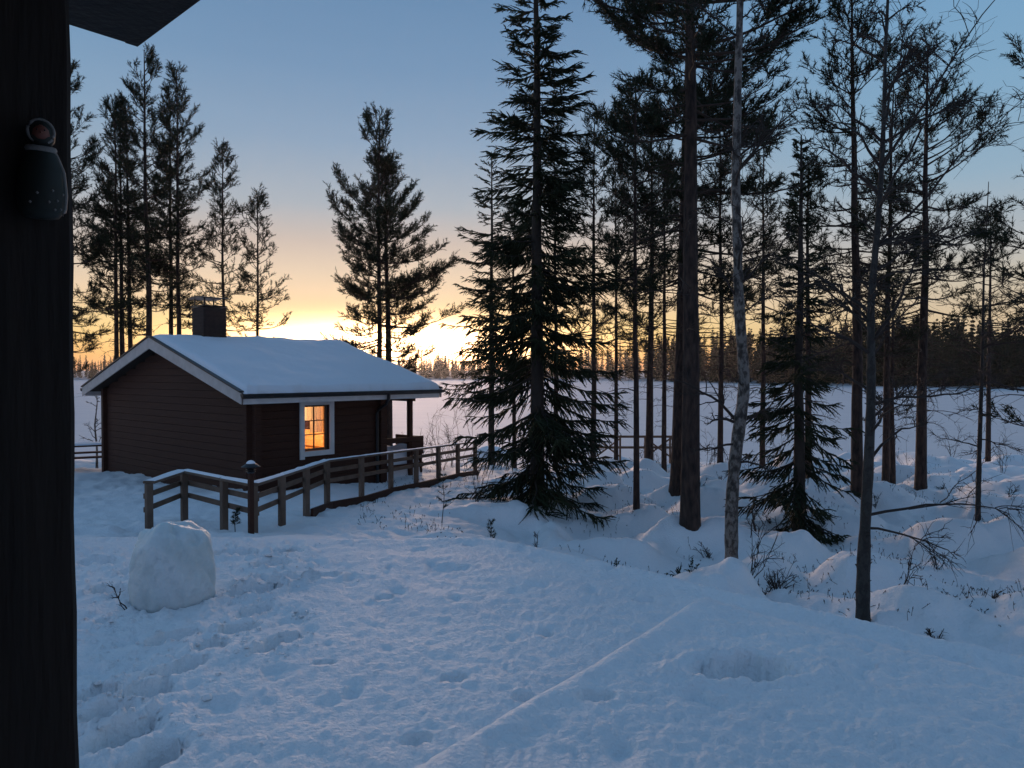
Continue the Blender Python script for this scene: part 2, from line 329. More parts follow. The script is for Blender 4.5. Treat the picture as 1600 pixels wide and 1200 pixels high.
def crown_pine(acc, wood, T, H, cb, Lmax, g, whorl=.36, nb=(3, 5), dens=1.0, blade=(.10, .016), shape=None, biased=None, sparse_low=.55, flat=.0):
    """limbs into wood, needles into acc"""
    zs = np.arange(cb, H - .15, whorl); starts = []; 
    C, D = [], []
    B1, B1r, B2, B2r = [], [], [], []
    for z in zs:
        u = (z - cb) / (H - cb)
        for _ in range(g.integers(nb[0], nb[1] + 1)):
            az = g.uniform(0, 2 * math.pi)
            sh = shape(u) if shape else min(1, .6 + 2.0 * u) * (1 - u) ** .56
            if g.random() < .14: continue
            L = Lmax * sh * (g.uniform(.32, 1.18) if u < .9 else g.uniform(.7, 1.1))
            if biased: L *= biased(az, u)
            if L < .16: L = .16
            el = R(-6 + 62 * u ** 1.4) + g.normal() * .14
            z0 = z + g.uniform(-.15, .15)
            n = 7; s = np.linspace(0, 1, n)
            p0 = poly_at(T, np.array([np.clip((z0 + .25) / (H + .25), 0, 1)]))[0]
            hd = np.array([math.cos(az), math.sin(az), 0]); sd = np.array([-hd[1], hd[0], 0])
            zz = L * (s * math.sin(el) - .20 * (1 - u) * (s ** 1.2) + .26 * s ** 2.6 * (1 - flat))
            hh = L * math.cos(el) * s
            wob = np.cumsum(g.normal(size=n)) * L * .025
            P = p0 + hh[:, None] * hd + zz[:, None] * np.array([0, 0, 1.]) + (wob * np.minimum(1, s * 2))[:, None] * sd
            r0 = .011 + .011 * L
            B1.append(P); B1r.append(r0 * (1 - .8 * s))
            m = int(np.clip(5.5 * L * dens + 3, 4, 18))
            lo = .30 if u > .25 else .42
            ss = g.uniform(lo, 1, m); ss[-1] = .98
            for k, q in enumerate(ss):
                
                a = poly_at(P, np.array([q]))[0]; t = norm(poly_at(P, np.array([min(1, q + .06)]))[0] - poly_at(P, np.array([max(0, q - .06)]))[0])
                sg = 1 if k % 2 else -1
                dd = norm(t * .9 + sd * sg * g.uniform(.2, 1.0) + np.array([0, 0, g.uniform(-.1, .5)]))
                l2 = (.16 + .30 * L * (1 - .55 * q)) * g.uniform(.6, 1.25)
                l2 = min(l2, .95)
                s2 = np.linspace(0, 1, 4)
                P2 = a + dd * l2 * s2[:, None] + np.array([0, 0, 1.]) * (.22 * l2 * s2 ** 2)[:, None] + g.normal(size=(4, 3)) * .02 * l2
                B2.append(P2); B2r.append(.007 * (1 - .6 * s2))
                nsht = max(3, int(5.5 * l2 / .4 * dens))
                if g.random() < sparse_low * (1 - u / .55): nsht = 1 if g.random() < .5 else 0
                if nsht == 0: continue
                q2 = g.uniform(.25, 1, nsht); q2[0] = 1
                base = poly_at(P2, q2)
                C.append(base); D.append(norm(dd + g.normal(size=(nsht, 3)) * .55 + np.array([0, 0, .35])))
    if B1: wood.tubes(np.array(B1), np.array(B1r), 4)
    if B2: wood.tubes(np.array(B2), np.array(B2r), 3)
    if C:
        C = np.concatenate(C); D = np.concatenate(D); n = len(C)
        ln = g.uniform(.14, .26, n); nb_ = 16
        f = g.uniform(0, 1, (n, nb_)); f[:, 0] = .9
        c = C[:, None, :] + D[:, None, :] * (ln[:, None] * f)[..., None]
        d = norm(D[:, None, :] * .75 + g.normal(size=(n, nb_, 3)) * .48)
        acc.blades(c.reshape(-1, 3), d.reshape(-1, 3), blade[1] * g.uniform(.7, 1.3, n * nb_), blade[0] * g.uniform(.75, 1.25, n * nb_))
        wood.tubes(np.stack([C, C + D * ln[:, None]], 1), np.full((n, 2), .005), 3)

def dead_branches(wood, T, H, z0, z1, n, L, g, r=.012, droop=.25):
    B, Br, B2, B2r = [], [], [], []
    for _ in range(n):
        z = g.uniform(z0, z1); az = g.uniform(0, 2 * math.pi); l = L * g.uniform(.35, 1.1)
        p0 = poly_at(T, np.array([(z + .25) / (H + .25)]))[0]; s = np.linspace(0, 1, 6)
        hd = np.array([math.cos(az), math.sin(az), 0])
        P = p0 + l * s[:, None] * hd + np.array([0, 0, 1.]) * (l * (.25 * s - droop * 2 * s * s))[:, None] + np.cumsum(g.normal(size=(6, 3)), 0) * .03 * l
        B.append(P); Br.append(r * (1 - .8 * s))
        for _k in range(5):
            q = g.uniform(.3, 1); a = poly_at(P, np.array([q]))[0]; d = norm(hd + g.normal(size=3) * .7); s2 = np.linspace(0, 1, 4); l2 = l * .4 * g.uniform(.4, 1)
            B2.append(a + d * l2 * s2[:, None] + g.normal(size=(4, 3)) * .03 * l2); B2r.append(.4 * r * (1 - .6 * s2))
    if B:
        wood.tubes(np.array(B), np.array(Br), 4); wood.tubes(np.array(B2), np.array(B2r), 3)

def trunk_mesh(T, r0, H, sides=12, power=.9, flare=.14, rtop=.012):
    a = Acc(); n = len(T); s = np.clip(T[:, 2] / H, 0, 1)
    rad = rtop + (r0 - rtop) * (1 - s) ** power
    rad = rad * (1 + flare * np.exp(-np.maximum(T[:, 2], 0) / .22))
    a.tube(T, rad, sides); return a
def densify(T, k):
    n = len(T); x = np.linspace(0, n - 1, k); return np.stack([np.interp(x, np.arange(n), T[:, i]) for i in range(3)], 1)
def zprof(H):            # extra rings near the foot for the flare
    return np.concatenate([[-.3, 0, .12, .3], np.linspace(.6, H, 16)])

ALLTREES = []
def pine(label, x, y, H, cb, Lmax, r0, seed, lean=(0, 0), group='pines on the lake shore', name='pine_tree', dead=None, trunk=None, **kw):
    g = np.random.default_rng(seed); t = thing(name, label, 'tree', (x, y, gz(x, y)), 0, group)
    T = trunk_line(H, lean, .012 * H / 10, 16, g) if trunk is None else trunk
    tr = trunk_mesh(densify(T, 26) if trunk is not None else np.stack([np.interp(zprof(H), T[:, 2], T[:, i]) for i in range(3)], 1), r0, H)
    obj('trunk', tr, M['bark'], t, True)
    w = Acc(); a = Acc()
    crown_pine(a, w, T, H, cb, Lmax, g, **kw)
    if dead: dead_branches(w, T, H, dead[0], dead[1], int(dead[2] * 1.8), dead[3], g)
    obj('branches', w, M['bark_up'], t, True); obj('crown', a, M['pine_needle'], t)
    ALLTREES.append(t); return t

def crown_spruce(acc, wood, T, H, cb, g, prof, whorl=.30, nb=(5, 7), droop=.35, dens=1.0, hang=.36, thick=.0145, blade=(.042, .012), upturn=.30, wood_every=True):
    C0, C1, CR = [], [], []; B1, B1r = [], []
    for z in np.arange(cb, H - .1, whorl):
        u = (z - cb) / (H - cb)
        for _ in range(g.integers(nb[0], nb[1] + 1)):
            az = g.uniform(0, 2 * math.pi); L = prof(u, az) * g.uniform(.38, 1.18)
            if L < .12: L = .12
            z0 = z + g.uniform(-.2, .2); n = 8; s = np.linspace(0, 1, n)
            p0 = poly_at(T, np.array([np.clip((z0 + .25) / (H + .25), 0, 1)]))[0]
            hd = np.array([math.cos(az), math.sin(az), 0]); sd = np.array([-hd[1], hd[0], 0]); up = np.array([0, 0, 1.])
            dr = droop * (1 - u) ** .8 * g.uniform(.6, 1.3)
            rise = .55 * u ** 1.5
            zz = L * (rise * s - dr * 1.5 * s + upturn * 1.2 * dr / max(droop, .01) * s ** 2.4)
            wob = np.cumsum(g.normal(size=n)) * L * .02
            P = p0 + (L * s)[:, None] * hd * (1 - .15 * dr) + zz[:, None] * up + wob[:, None] * sd
            B1.append(P); B1r.append((.007 + .009 * L) * (1 - .75 * s))
            m = int(max(5, 25 * L * dens)); ss = g.uniform(.12, 1, m); ss[0] = 1
            a = poly_at(P, ss); t = norm(poly_at(P, np.minimum(1, ss + .07)) - poly_at(P, np.maximum(0, ss - .07)))
            sg = np.where(np.arange(m) % 2 == 0, 1, -1)[:, None]
            hk = g.random(m)[:, None] < .6
            dd = norm(t * .65 + sd * sg * g.uniform(.3, 1.0, (m, 1)) + up * np.where(hk, g.uniform(-1.3, -.5, (m, 1)), g.uniform(-.45, .1, (m, 1))))
            dd = norm(dd * (.5 + .5 * (1 - u)) + t * u * .9 + up * .35 * u * u)
            ll = (hang * (.55 + .45 * (1 - u)) * g.uniform(.45, 1.25, m) * np.minimum(1, .35 + L) * (1.15 - .5 * ss))[:, None]
            C0.append(a); C1.append(a + dd * ll); CR.append(np.full(m, thick))
    wood.tubes(np.array(B1), np.array(B1r), 4)
    C0 = np.concatenate(C0); C1 = np.concatenate(C1); CR = np.concatenate(CR) * g.uniform(.7, 1.25, len(C0)); n = len(C0)
    mid = (C0 + C1) / 2 + g.normal(size=(n, 3)) * .012 + np.array([0, 0, .012])
    acc.tubes(np.stack([C0, mid, C1], 1), np.stack([CR * .6, CR, CR * .25], 1), 3)
    k = 11; f = g.uniform(.05, 1, (n, k)); d0 = norm(C1 - C0)
    c = C0[:, None] + (C1 - C0)[:, None] * f[..., None]
    d = norm(d0[:, None] * .8 + g.normal(size=(n, k, 3)) * .5)
    acc.blades(c.reshape(-1, 3), d.reshape(-1, 3), blade[1] * g.uniform(.7, 1.3, n * k), blade[0] * g.uniform(.7, 1.4, n * k))

def spruce(label, x, y, H, cb, prof, r0, seed, lean=(0, 0), group='spruces among the pines', dead=None, **kw):
    g = np.random.default_rng(seed); t = thing('spruce_tree', label, 'tree', (x, y, gz(x, y)), 0, group)
    T = trunk_line(H, lean, .010 * H / 10, 16, g)
    obj('trunk', trunk_mesh(np.stack([np.interp(zprof(H), T[:, 2], T[:, i]) for i in range(3)], 1), r0, H), M['bark_spruce'], t, True)
    w = Acc(); a = Acc(); crown_spruce(a, w, T, H, cb, g, prof, **kw)
    if dead: dead_branches(w, T, H, dead[0], dead[1], int(dead[2] * 1.8), dead[3], g)
    obj('branches', w, M['bark_spruce'], t, True); obj('crown', a, M['spruce_needle'], t)
    ALLTREES.append(t); return t

def twig_system(acc, P, r0, g, n2=8, l2=.5, n3=6, l3=.28, up2=.25, droop3=.2, lo=.2, spread=.9, r3=.0035):
    """bare side twigs on the limb polyline P"""
    L = np.linalg.norm(np.diff(P, axis=0), axis=1).sum()
    B2, R2, B3, R3 = [], [], [], []
    for k in range(n2):
        q = g.uniform(lo, 1); a = poly_at(P, np.array([q]))[0]; t = norm(poly_at(P, np.array([min(1, q + .08)]))[0] - poly_at(P, np.array([max(0, q - .08)]))[0])
        d = norm(t * .8 + g.normal(size=3) * spread * .6 + np.array([0, 0, up2])); l = L * l2 * (1.1 - .6 * q) * g.uniform(.4, 1.1); s = np.linspace(0, 1, 6)
        P2 = a + d * (l * s)[:, None] + np.cumsum(g.normal(size=(6, 3)), 0) * .035 * l + np.array([0, 0, -.12 * l]) * (s ** 2)[:, None]
        B2.append(P2); R2.append(max(.45 * r0 * (1 - .6 * q), .004) * (1 - .7 * s) + .0015)
        for _ in range(n3):
            q3 = g.uniform(.2, 1); a3 = poly_at(P2, np.array([q3]))[0]; d3 = norm(d + g.normal(size=3) * .7); ll = L * l3 * g.uniform(.3, 1) * (1.1 - .5 * q3); s3 = np.linspace(0, 1, 4)
            B3.append(a3 + d3 * (ll * s3)[:, None] + g.normal(size=(4, 3)) * .04 * ll + np.array([0, 0, -droop3 * ll]) * (s3 ** 2)[:, None]); R3.append(r3 * (1 - .6 * s3))
    acc.tubes(np.array(B2), np.array(R2), 4); acc.tubes(np.array(B3), np.array(R3), 3)

def limb(p0, az, el, L, g, sag=0., curl=.0, n=9, wob=.03):
    s = np.linspace(0, 1, n); hd = np.array([math.cos(az), math.sin(az), 0]); sd = np.array([-hd[1], hd[0], 0])
    return np.array(p0) + np.outer(L * s * math.cos(el), hd) + np.outer(L * (s * math.sin(el) - sag * s ** 2), [0, 0, 1.]) + np.outer(np.cumsum(g.normal(size=n)) * wob * L * np.minimum(1, s * 3) + curl * L * s ** 2, sd) + np.outer(np.cumsum(g.normal(size=n)) * wob * .7 * L * np.minimum(1, s * 3), [0, 0, 1.])

# ------------------------------------------------------------------ where the trees stand
def Hof(d, top, x):      # tree height that puts its tip at that elevation
    return (HY - top) / FPX * d + CZ - gz(x, d)
PINES = [  # label, px, d, top, crown base (m), Lmax, r0, seed, kwargs
 ('tall pine at the far left, half behind the dark porch post', 108, 24, 95, 3.0, 1.5, .11, 101, dict(dens=1.25)),
 ('slim pine left of the grove, leaning slightly, behind the cabin gable', 182, 26, 158, 5.2, 1.35, .10, 102, dict(dens=1.25, dead=(2, 5, 10, 1.2))),
 ('reddish pine just right of the slim leaning pine behind the cabin gable', 194, 27.5, 190, 5.6, 1.2, .12, 103, dict(dens=1.25)),
 ('crooked pine squeezed beside the tallest pine of the left grove', 208, 27, 165, 5.6, 1.2, .11, 104, dict(dens=1.25, lean=(-.35, 0))),
 ('tallest pine of the left grove, rising above the cabin gable', 230, 26, 82, 4.6, 1.6, .135, 105, dict(dens=1.25, dead=(2, 5, 8, 1.2))),
 ('left one of two close pines just left of the chimney', 268, 27.5, 150, 5.4, 1.2, .11, 106, dict(dens=1.25)),
 ('right one of two close pines just left of the chimney', 280, 26.5, 112, 5.0, 1.5, .11, 107, dict(dens=1.25, dead=(2, 5, 8, 1.3))),
 ('slim pine rising directly behind the cabin chimney', 348, 27, 232, 4.0, 1.35, .085, 108, dict(dead=(2, 4, 6, 1.2))),
 ('smallest open crowned pine right of the chimney', 403, 27.5, 308, 3.4, 1.35, .085, 109, dict(dens=.75)),
 ('broad open grown pine with forked limbs behind the cabin ridge end', 592, 26.5, 183, 3.3, 2.75, .125, 110,
    dict(dens=1.45, sparse_low=.65, biased=lambda a, u: 1.12 if math.cos(a) < -.3 and .5 < u < .62 else (.85 if u > .6 else 1.0), whorl=.34)),
 ('second stem of the broad pine pair, seen through the cabin porch', 607, 27, 262, 3.3, 2.3, .16, 111, dict(dens=1.3, sparse_low=.65, whorl=.42)),
 ('thin pine stem directly left of the big spruce trunk', 804, 24, 330, 4.2, .9, .075, 112, {}),
 ('slim pine right of the big spruce with an even crown', 927, 22, 185, 3.6, 1.25, .09, 113, dict(dead=(1.5, 4, 8, 1.0))),
 ('thin pine between the big spruce and the thin dark stem, by the water', 963, 27, 262, 4.0, 1.2, .085, 114, dict(dead=(1.5, 4, 8, 1.0))),
 ('thin dark pine stem standing alone left of the massive pine', 995, 13.8, 132, 3.6, 1.0, .062, 115, dict(dead=(2, 4, 6, .8))),
 ('brown pine by the water, just left of the massive pines', 1015, 27, 165, 4.6, 1.6, .15, 116, dict(dead=(2, 5, 14, 1.7))),
 ('massive pine with thick reddish trunk at the centre right', 1079, 12.1, -480, 6.6, 2.3, .168, 117, dict(lean=(.12, 0), dead=(2.9, 6.6, 16, 1.7), whorl=.36, dens=1.4)),
 ('massive pine half hidden behind the thick reddish trunk', 1064, 17, -330, 4.6, 2.7, .25, 118, dict(lean=(.30, 0), dead=(3, 5, 12, 2.0), dens=1.4, whorl=.33)),
 ('pine with airy crown behind the birch, far back by the water', 1192, 25, 215, 4.0, 1.5, .10, 119, dict(dead=(1.5, 4, 14, 1.5))),
 ('slim pine close behind the dark narrow spruce', 1263, 19.5, 262, 3.4, 1.1, .10, 120, dict(dead=(1.5, 3.5, 10, 1.2))),
 ('straight pine just left of the forked birch', 1341, 15.5, -25, 4.3, 1.55, .125, 121, dict(lean=(-.26, 0), dead=(2.6, 5, 16, 1.5), dens=1.0)),
 ('pine with tufted top behind the forked birch', 1385, 20, 128, 3.9, 1.25, .10, 122, dict(lean=(.12, 0), dead=(2, 4, 10, 1.4), dens=.95)),
 ('flat topped pine with long right hand limbs, right of the forked birch', 1440, 18, 72, 4.0, 2.0, .135, 123,
    dict(dead=(1.6, 4.2, 22, 1.6), dens=1.0, biased=lambda a, u: 1.15 if math.cos(a) > 0 else .75, shape=lambda u: min(1, .6 + 1.6 * u) * (1 - u) ** .5)),
 ('short young pine between the forked birch and the flat topped pine', 1396, 21, 438, 2.0, .95, .085, 124, {}),
 ('pine mostly outside the frame at the right edge', 1712, 12, -60, 1.8, 1.95, .15, 125, dict(dens=.9)),
 ('pine behind the big spruce, its crown filling the gap to the massive pines', 868, 23, 205, 3.4, 1.2, .085, 126, {}),
 ('slender pine between the brown lakeside pine and the massive pines', 1038, 24, 240, 4.0, 1.3, .09, 127, dict(dead=(1.5, 4, 8, 1.2))),
 ('slim pine behind the birch trunk, right of the massive pines', 1126, 22, 160, 4.4, 1.5, .09, 128, dict(dead=(2, 4, 14, 1.6))),
 ('pine near the right edge, far back behind the thin bare birch', 1545, 26, 330, 4.2, 1.7, .09, 129, dict(dens=.55)),
]
SPR = dict(x=at(840, 14.2), y=14.2)
for p in PINES: TREE_BASES.append((at(p[1], p[2]), p[2], .16 if p[2] < 20 else .06, .55))
for px, d, mh, mr in [(840, 14.2, .22, 1.0), (1250, 13, .22, .8), (1145, 9.3, .07, .5), (1352, 7.28, .12, .4), (1533, 14, .14, .45), (768, 24, .08, .6)]:
    TREE_BASES.append((at(px, d), d, mh, mr))

# ------------------------------------------------------------------ ground, lake, far shore
def build_ground():
    th = np.concatenate([np.linspace(-math.pi, -R(41), 70, endpoint=False), np.linspace(-R(41), R(41), 440, endpoint=False), np.linspace(R(41), math.pi, 70, endpoint=False)])
    r = np.concatenate([[.25, .6], np.geomspace(1.0, 3.0, 26, endpoint=False), np.geomspace(3.0, 34, 335, endpoint=False), np.geomspace(34, 64, 24, endpoint=False), [90, 150, 300]])
    T, RR = np.meshgrid(th, r); x = RR * np.sin(T); y = RR * np.cos(T)
    z = ground(x, y); z = np.where(RR > 64, CZ - 6.4, z)
    n = len(th); m = len(r); a = Acc()
    k = np.arange(m - 1)[:, None] * n; i = np.arange(n)[None]; j = (i + 1) % n
    v = np.stack([x, y, z], -1).reshape(-1, 3); v = np.concatenate([v, [[0, 0, gz(0, 0)]]])
    a.add(v, t=np.array([(len(v) - 1, (q + 1) % n, q) for q in range(n)]), q=np.stack([k + i, k + j, k + n + j, k + n + i], -1).reshape(-1, 4))
    tag(obj('snow_ground', a, M['snow'], None, True), kind='structure')
build_ground()
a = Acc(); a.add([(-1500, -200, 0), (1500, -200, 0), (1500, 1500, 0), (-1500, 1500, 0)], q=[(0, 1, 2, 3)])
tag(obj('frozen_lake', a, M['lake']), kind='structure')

SH_PX = [-1800, -200, 400, 700, 900, 1050, 1200, 1330, 1450, 1600, 1900, 3400]
SH_D = [430, 500, 520, 540, 500, 400, 330, 285, 255, 240, 225, 200]
def shore_d(px): return float(np.interp(px, SH_PX, SH_D))
def build_far():
    a = Acc(); pxs = np.linspace(-1200, 2800, 200); offs = [-14, 0, 6, 20, 60, 140, 320, 600, 900]; hs = [-.6, 0.05, .8, 1.6, 2.5, 3.5, 5, 8, 8]
    V = []
    for o, h in zip(offs, hs):
        for i, p in enumerate(pxs):
            d = shore_d(p) + o + 3.5 * math.sin(i * .9) * math.sin(i * .31) ; V.append((at(p, d), d, h))
    n = len(pxs); k = np.arange(len(offs) - 1)[:, None] * n; i = np.arange(n - 1)[None]
    a.add(V, q=np.stack([k + i, k + i + 1, k + n + i + 1, k + n + i], -1).reshape(-1, 4))
    tag(obj('far_shore', a, M['land'], None, True), kind='structure')
build_far()

# ------------------------------------------------------------------ cabin
CAB = thing('log_cabin', 'dark brown log cabin with a snowy roof and one lit window', 'cabin', (-5.517, 15.67, CZ - 2.7), math.atan2(.76, .65))
RX0, RX1, RY0, RY1, YR, WX, WY = -.5, 5.1, -.45, 8.05, 3.8, 3.4, 7.6
def rz(y): return 3.55 - .2988 * abs(y - YR)
def log_part(c, L, along, h=.166, w=.15, name='log', mat_=None):
    key = (round(L, 3), along, h)
    if key not in log_part.cache:
        a = Acc(); a.box((0, 0, 0), (L, w, h), (1, 0, 0) if along == 'x' else (0, 1, 0), (0, 1, 0) if along == 'x' else (-1, 0, 0), bev=.005)
        log_part.cache[key] = a.mesh(name, M['darkwood'])
    o = link(name, log_part.cache[key], CAB); o.location = c; return o
log_part.cache = {}
HW = .17
WX0, WX1, WZ0, WZ1 = 1.19, 1.87, .92, 1.96           # clear opening
z = -.35
while z < 2.2:                                        # long wall towards the railing, split at the window
    zc = z + HW / 2
    if zc + HW / 2 > WZ0 and zc - HW / 2 < WZ1:
        log_part(((-.2 + WX0) / 2, 0, zc), WX0 + .2, 'x'); log_part(((WX1 + WX + .2) / 2, 0, zc), WX + .2 - WX1, 'x')
    else: log_part((WX / 2, 0, zc), WX + .4, 'x')
    z += HW
for xw, ext in ((0, .22), (WX, .18)):                 # gable walls
    z = -.35 - HW / 2
    while z < 3.3:
        zc = z + HW / 2; half = WY / 2 + ext
        if zc + HW / 2 > rz(-.2) - .12: half = min(half, (3.55 - .115 - zc) / .2988)
        if half > .15: log_part((xw, YR, zc), 2 * half, 'y')
        z += HW
a = Acc(); a.add([(.06, -.1, 2.1), (.06, WY + .1, 2.1), (.06, YR, 3.45), (.10, -.1, 2.1), (.10, WY + .1, 2.1), (.10, YR, 3.45)], t=[(0, 2, 1), (3, 4, 5)], q=[(0, 1, 4, 3), (1, 2, 5, 4), (2, 0, 3, 5)]); obj('gable_backing', a, M['darkwood'], CAB)
a = Acc(); a.box((WX / 2, WY, .9), (WX + .36, .14, 2.7)); obj('rear_wall', a, M['darkwood'], CAB)
# inner lining that keeps the light inside (openings for the two windows)
def panel_with_hole(a, origin, ux, uw, zh, hole, th=.05):
    """wall sheet in the plane of ux (unit) and z with a rectangular hole (u0,u1,z0,z1)"""
    o = np.array(origin, float); ux = np.array(ux, float); nx = np.cross(ux, [0, 0, 1]); u0, u1, z0, z1 = hole; Z0, Z1 = zh
    for (p, q, r, s) in ((0, u0, Z0, Z1), (u1, uw, Z0, Z1), (u0, u1, Z0, z0), (u0, u1, z1, Z1)):
        a.box(o + ux * (p + q) / 2 + np.array([0, 0, (r + s) / 2]), (q - p, th, s - r), ux, np.cross([0, 0, 1], ux))
a = Acc()
panel_with_hole(a, (.10, .115, 0), (1, 0, 0), WX - .2, (.1, 2.2), (WX0 - .10, WX1 - .10, WZ0, WZ1))
panel_with_hole(a, (WX - .115, .14, 0), (0, 1, 0), WY - .28, (.1, 2.2), (2.1, 3.4, 1.1, 1.75))
a.box((.115, YR, 1.15), (.05, WY - .3, 2.1)); a.box((WX / 2, WY - .12, 1.15), (WX - .3, .05, 2.1))
a.box((WX / 2, YR, .07), (WX - .16, WY - .16, .06)); a.box((WX / 2, YR, 2.235), (WX - .16, WY - .16, .06))
obj('room_lining', a, M['inner'], CAB)
a = Acc()
for sg, (p, q) in ((1, (.4, 1.0)),):
    a.box((WX - .35, 3.0, .62), (.5, 2.6, .06)); a.box((WX - .2, 3.0, .95), (.06, 2.6, .42))
obj('wall_bench', a, M['inner'], CAB)
a = Acc(); a.lathe([(.16, 0), (.12, .16), (.02, .2)], (1.9, 2.2, 1.78)); obj('ceiling_lamp', a, M['lampglow'], CAB, True)
pl = bpy.data.lights.new('lamp_light', 'POINT'); plo = bpy.data.objects.new('lamp_light', pl); COL.objects.link(plo); plo.parent = CAB; plo.location = (1.9, 2.2, 1.68)
pl.energy = 150; pl.color = (1, .62, .27); pl.shadow_soft_size = .1
# window: trim, sash, glazing bars, pane, blind, curtain
a = Acc(); fy = -.105
tw = .115
a.box(((WX0 + WX1) / 2, fy, WZ0 - tw / 2), (WX1 - WX0 + .001, .035, tw)); a.box(((WX0 + WX1) / 2, fy, WZ1 + tw / 2), (WX1 - WX0 + .001, .035, tw))
a.box((WX0 - tw / 2, fy - .003, (WZ0 + WZ1) / 2 - .03), (tw, .04, WZ1 - WZ0 + 2 * tw + .06)); a.box((WX1 + tw / 2, fy - .003, (WZ0 + WZ1) / 2), (tw, .04, WZ1 - WZ0 + 2 * tw))
win = obj('window', a, M['white_paint'], CAB)
a = Acc(); f = .045; yy = .03
for xx in (WX0 + f / 2, WX1 - f / 2): a.box((xx, yy, (WZ0 + WZ1) / 2), (f, .05, WZ1 - WZ0))
for zz in (WZ0 + f / 2, WZ1 - f / 2): a.box(((WX0 + WX1) / 2, yy, zz), (WX1 - WX0 - 2 * f, .046, f))
obj('sash', a, M['wood'], win)
xm = (WX0 + WX1) / 2
a = Acc(); a.box((xm, yy, (WZ0 + WZ1) / 2), (.024, .03, WZ1 - WZ0 - 2 * f)); vb = obj('glazing_bar', a, M['wood'], win)
for k in (1, 2):
    zz = WZ0 + f + (WZ1 - WZ0 - 2 * f) * k / 3
    a = Acc(); a.box((xm, yy + .002, zz), (WX1 - WX0 - 2 * f, .024, .022)); obj('glazing_bar', a, M['wood'], win)
for i in range(2):
    for k in range(3):
        w2 = (WX1 - WX0 - 2 * f) / 2; h2 = (WZ1 - WZ0 - 2 * f) / 3
        a = Acc(); a.box((WX0 + f + w2 * (i + .5), yy, WZ0 + f + h2 * (k + .5)), (w2 - .02, .004, h2 - .02)); obj('pane', a, M['glass'], win)
for k in range(26):
    a = Acc(); a.box((WX0 + .005, -.055 + .0, WZ0 + .02 + k * .0385), (.012, .06, .026)); 
    if k == 0: bm_ = a.mesh('slat', M['blind']); b0 = WZ0 + .02
    o = link('slat', bm_, win); o.location = (0, 0, k * .0385)
a = Acc(); n = 60; xs = np.linspace(WX0 - .1, WX1 + .1, n); yv = .2 + .02 * np.sin(xs * 55)
v = np.concatenate([np.stack([xs, yv, np.full(n, 2.0)], 1), np.stack([xs, yv, np.full(n, 1.60) + .02 * np.sin(xs * 20)], 1)])
a.add(v, q=[(i, i + 1, n + i + 1, n + i) for i in range(n - 1)]); cu = obj('curtain', a, M['curtain'], CAB, True)
a = Acc(); xs = np.linspace(WX1 - .30, WX1 + .12, 40); yv = .24 + .02 * np.sin(xs * 60); n = 40
v = np.concatenate([np.stack([xs, yv, np.full(n, 1.62)], 1), np.stack([xs, yv, np.full(n, 1.30)], 1)])
a.add(v, q=[(i, i + 1, n + i + 1, n + i) for i in range(n - 1)]); obj('curtain', a, M['curtain'], CAB, True)

# roof
for sg in (-1, 1):
    a = Acc(); ye = RY0 if sg < 0 else RY1
    y0, y1 = (ye, YR) if sg < 0 else (YR, ye)
    c = np.array([(RX0 + RX1) / 2, (y0 + y1) / 2, (rz(y0) + rz(y1)) / 2 - .08]); ln = math.hypot(y1 - y0, rz(y1) - rz(y0))
    ey = np.array([0, y1 - y0, rz(y1) - rz(y0)]) / ln
    a.box(c, (RX1 - RX0 - .06, ln, .09), (1, 0, 0), ey); roof = obj('roof', a, M['porchwood'], CAB)
    for xx in (RX0, RX1):                              # barge boards
        a = Acc(); top = [(ye, rz(ye) + .0), (YR, 3.55)]; dz = .27
        e = ye; pr = [(e, rz(e) + .0), (YR, 3.55), (YR, 3.55 - dz), (e, rz(e) - dz + .04)]
        x2 = xx + (-.03 if xx < 0 else .03)
        v = [(xx, p, q) for p, q in pr] + [(x2, p, q) for p, q in pr]
        qd = [(0, 1, 2, 3), (7, 6, 5, 4), (0, 4, 5, 1), (1, 5, 6, 2), (2, 6, 7, 3), (3, 7, 4, 0)]
        a.add(v, q=qd); obj('barge_board', a, M['barge'], CAB)
        a = Acc(); c2 = np.array([xx + (-.012 if xx < 0 else .012), (y0 + y1) / 2, (rz(y0) + rz(y1)) / 2 + .025]); a.box(c2, (.10, ln, .03), (1, 0, 0), ey); obj('edge_flashing', a, M['gutter'], CAB)
    # eaves fascia and gutter
    a = Acc(); yf = ye + (.03 if sg < 0 else -.03); a.box(((RX0 + RX1) / 2, yf, rz(ye) - .165), (RX1 - RX0 - .08, .03, .14)); obj('fascia', a, M['white_paint'], CAB)
    a = Acc(); yg = ye - .055 * (1 if sg < 0 else -1); an = np.linspace(math.pi, 2 * math.pi, 9)
    prof = [(yg + .06 * math.cos(t), rz(ye) - .02 + .085 * math.sin(t)) for t in an] + [(yg + .052 * math.cos(t), rz(ye) - .02 + .075 * math.sin(t)) for t in an[::-1]]
    v = [(xx, p, q) for xx in (RX0 - .04, RX1 + .04) for p, q in prof]; m = len(prof)
    a.add(v, q=[(i, (i + 1) % m, m + (i + 1) % m, m + i) for i in range(m)]); a.add([(xx, p, q) for xx in (RX0 - .04, RX1 + .04) for p, q in prof[:9]], t=[(0, i, i + 1) for i in range(1, 8)] + [(9, 9 + i + 1, 9 + i) for i in range(1, 8)])
    obj('gutter', a, M['gutter'], CAB, True)
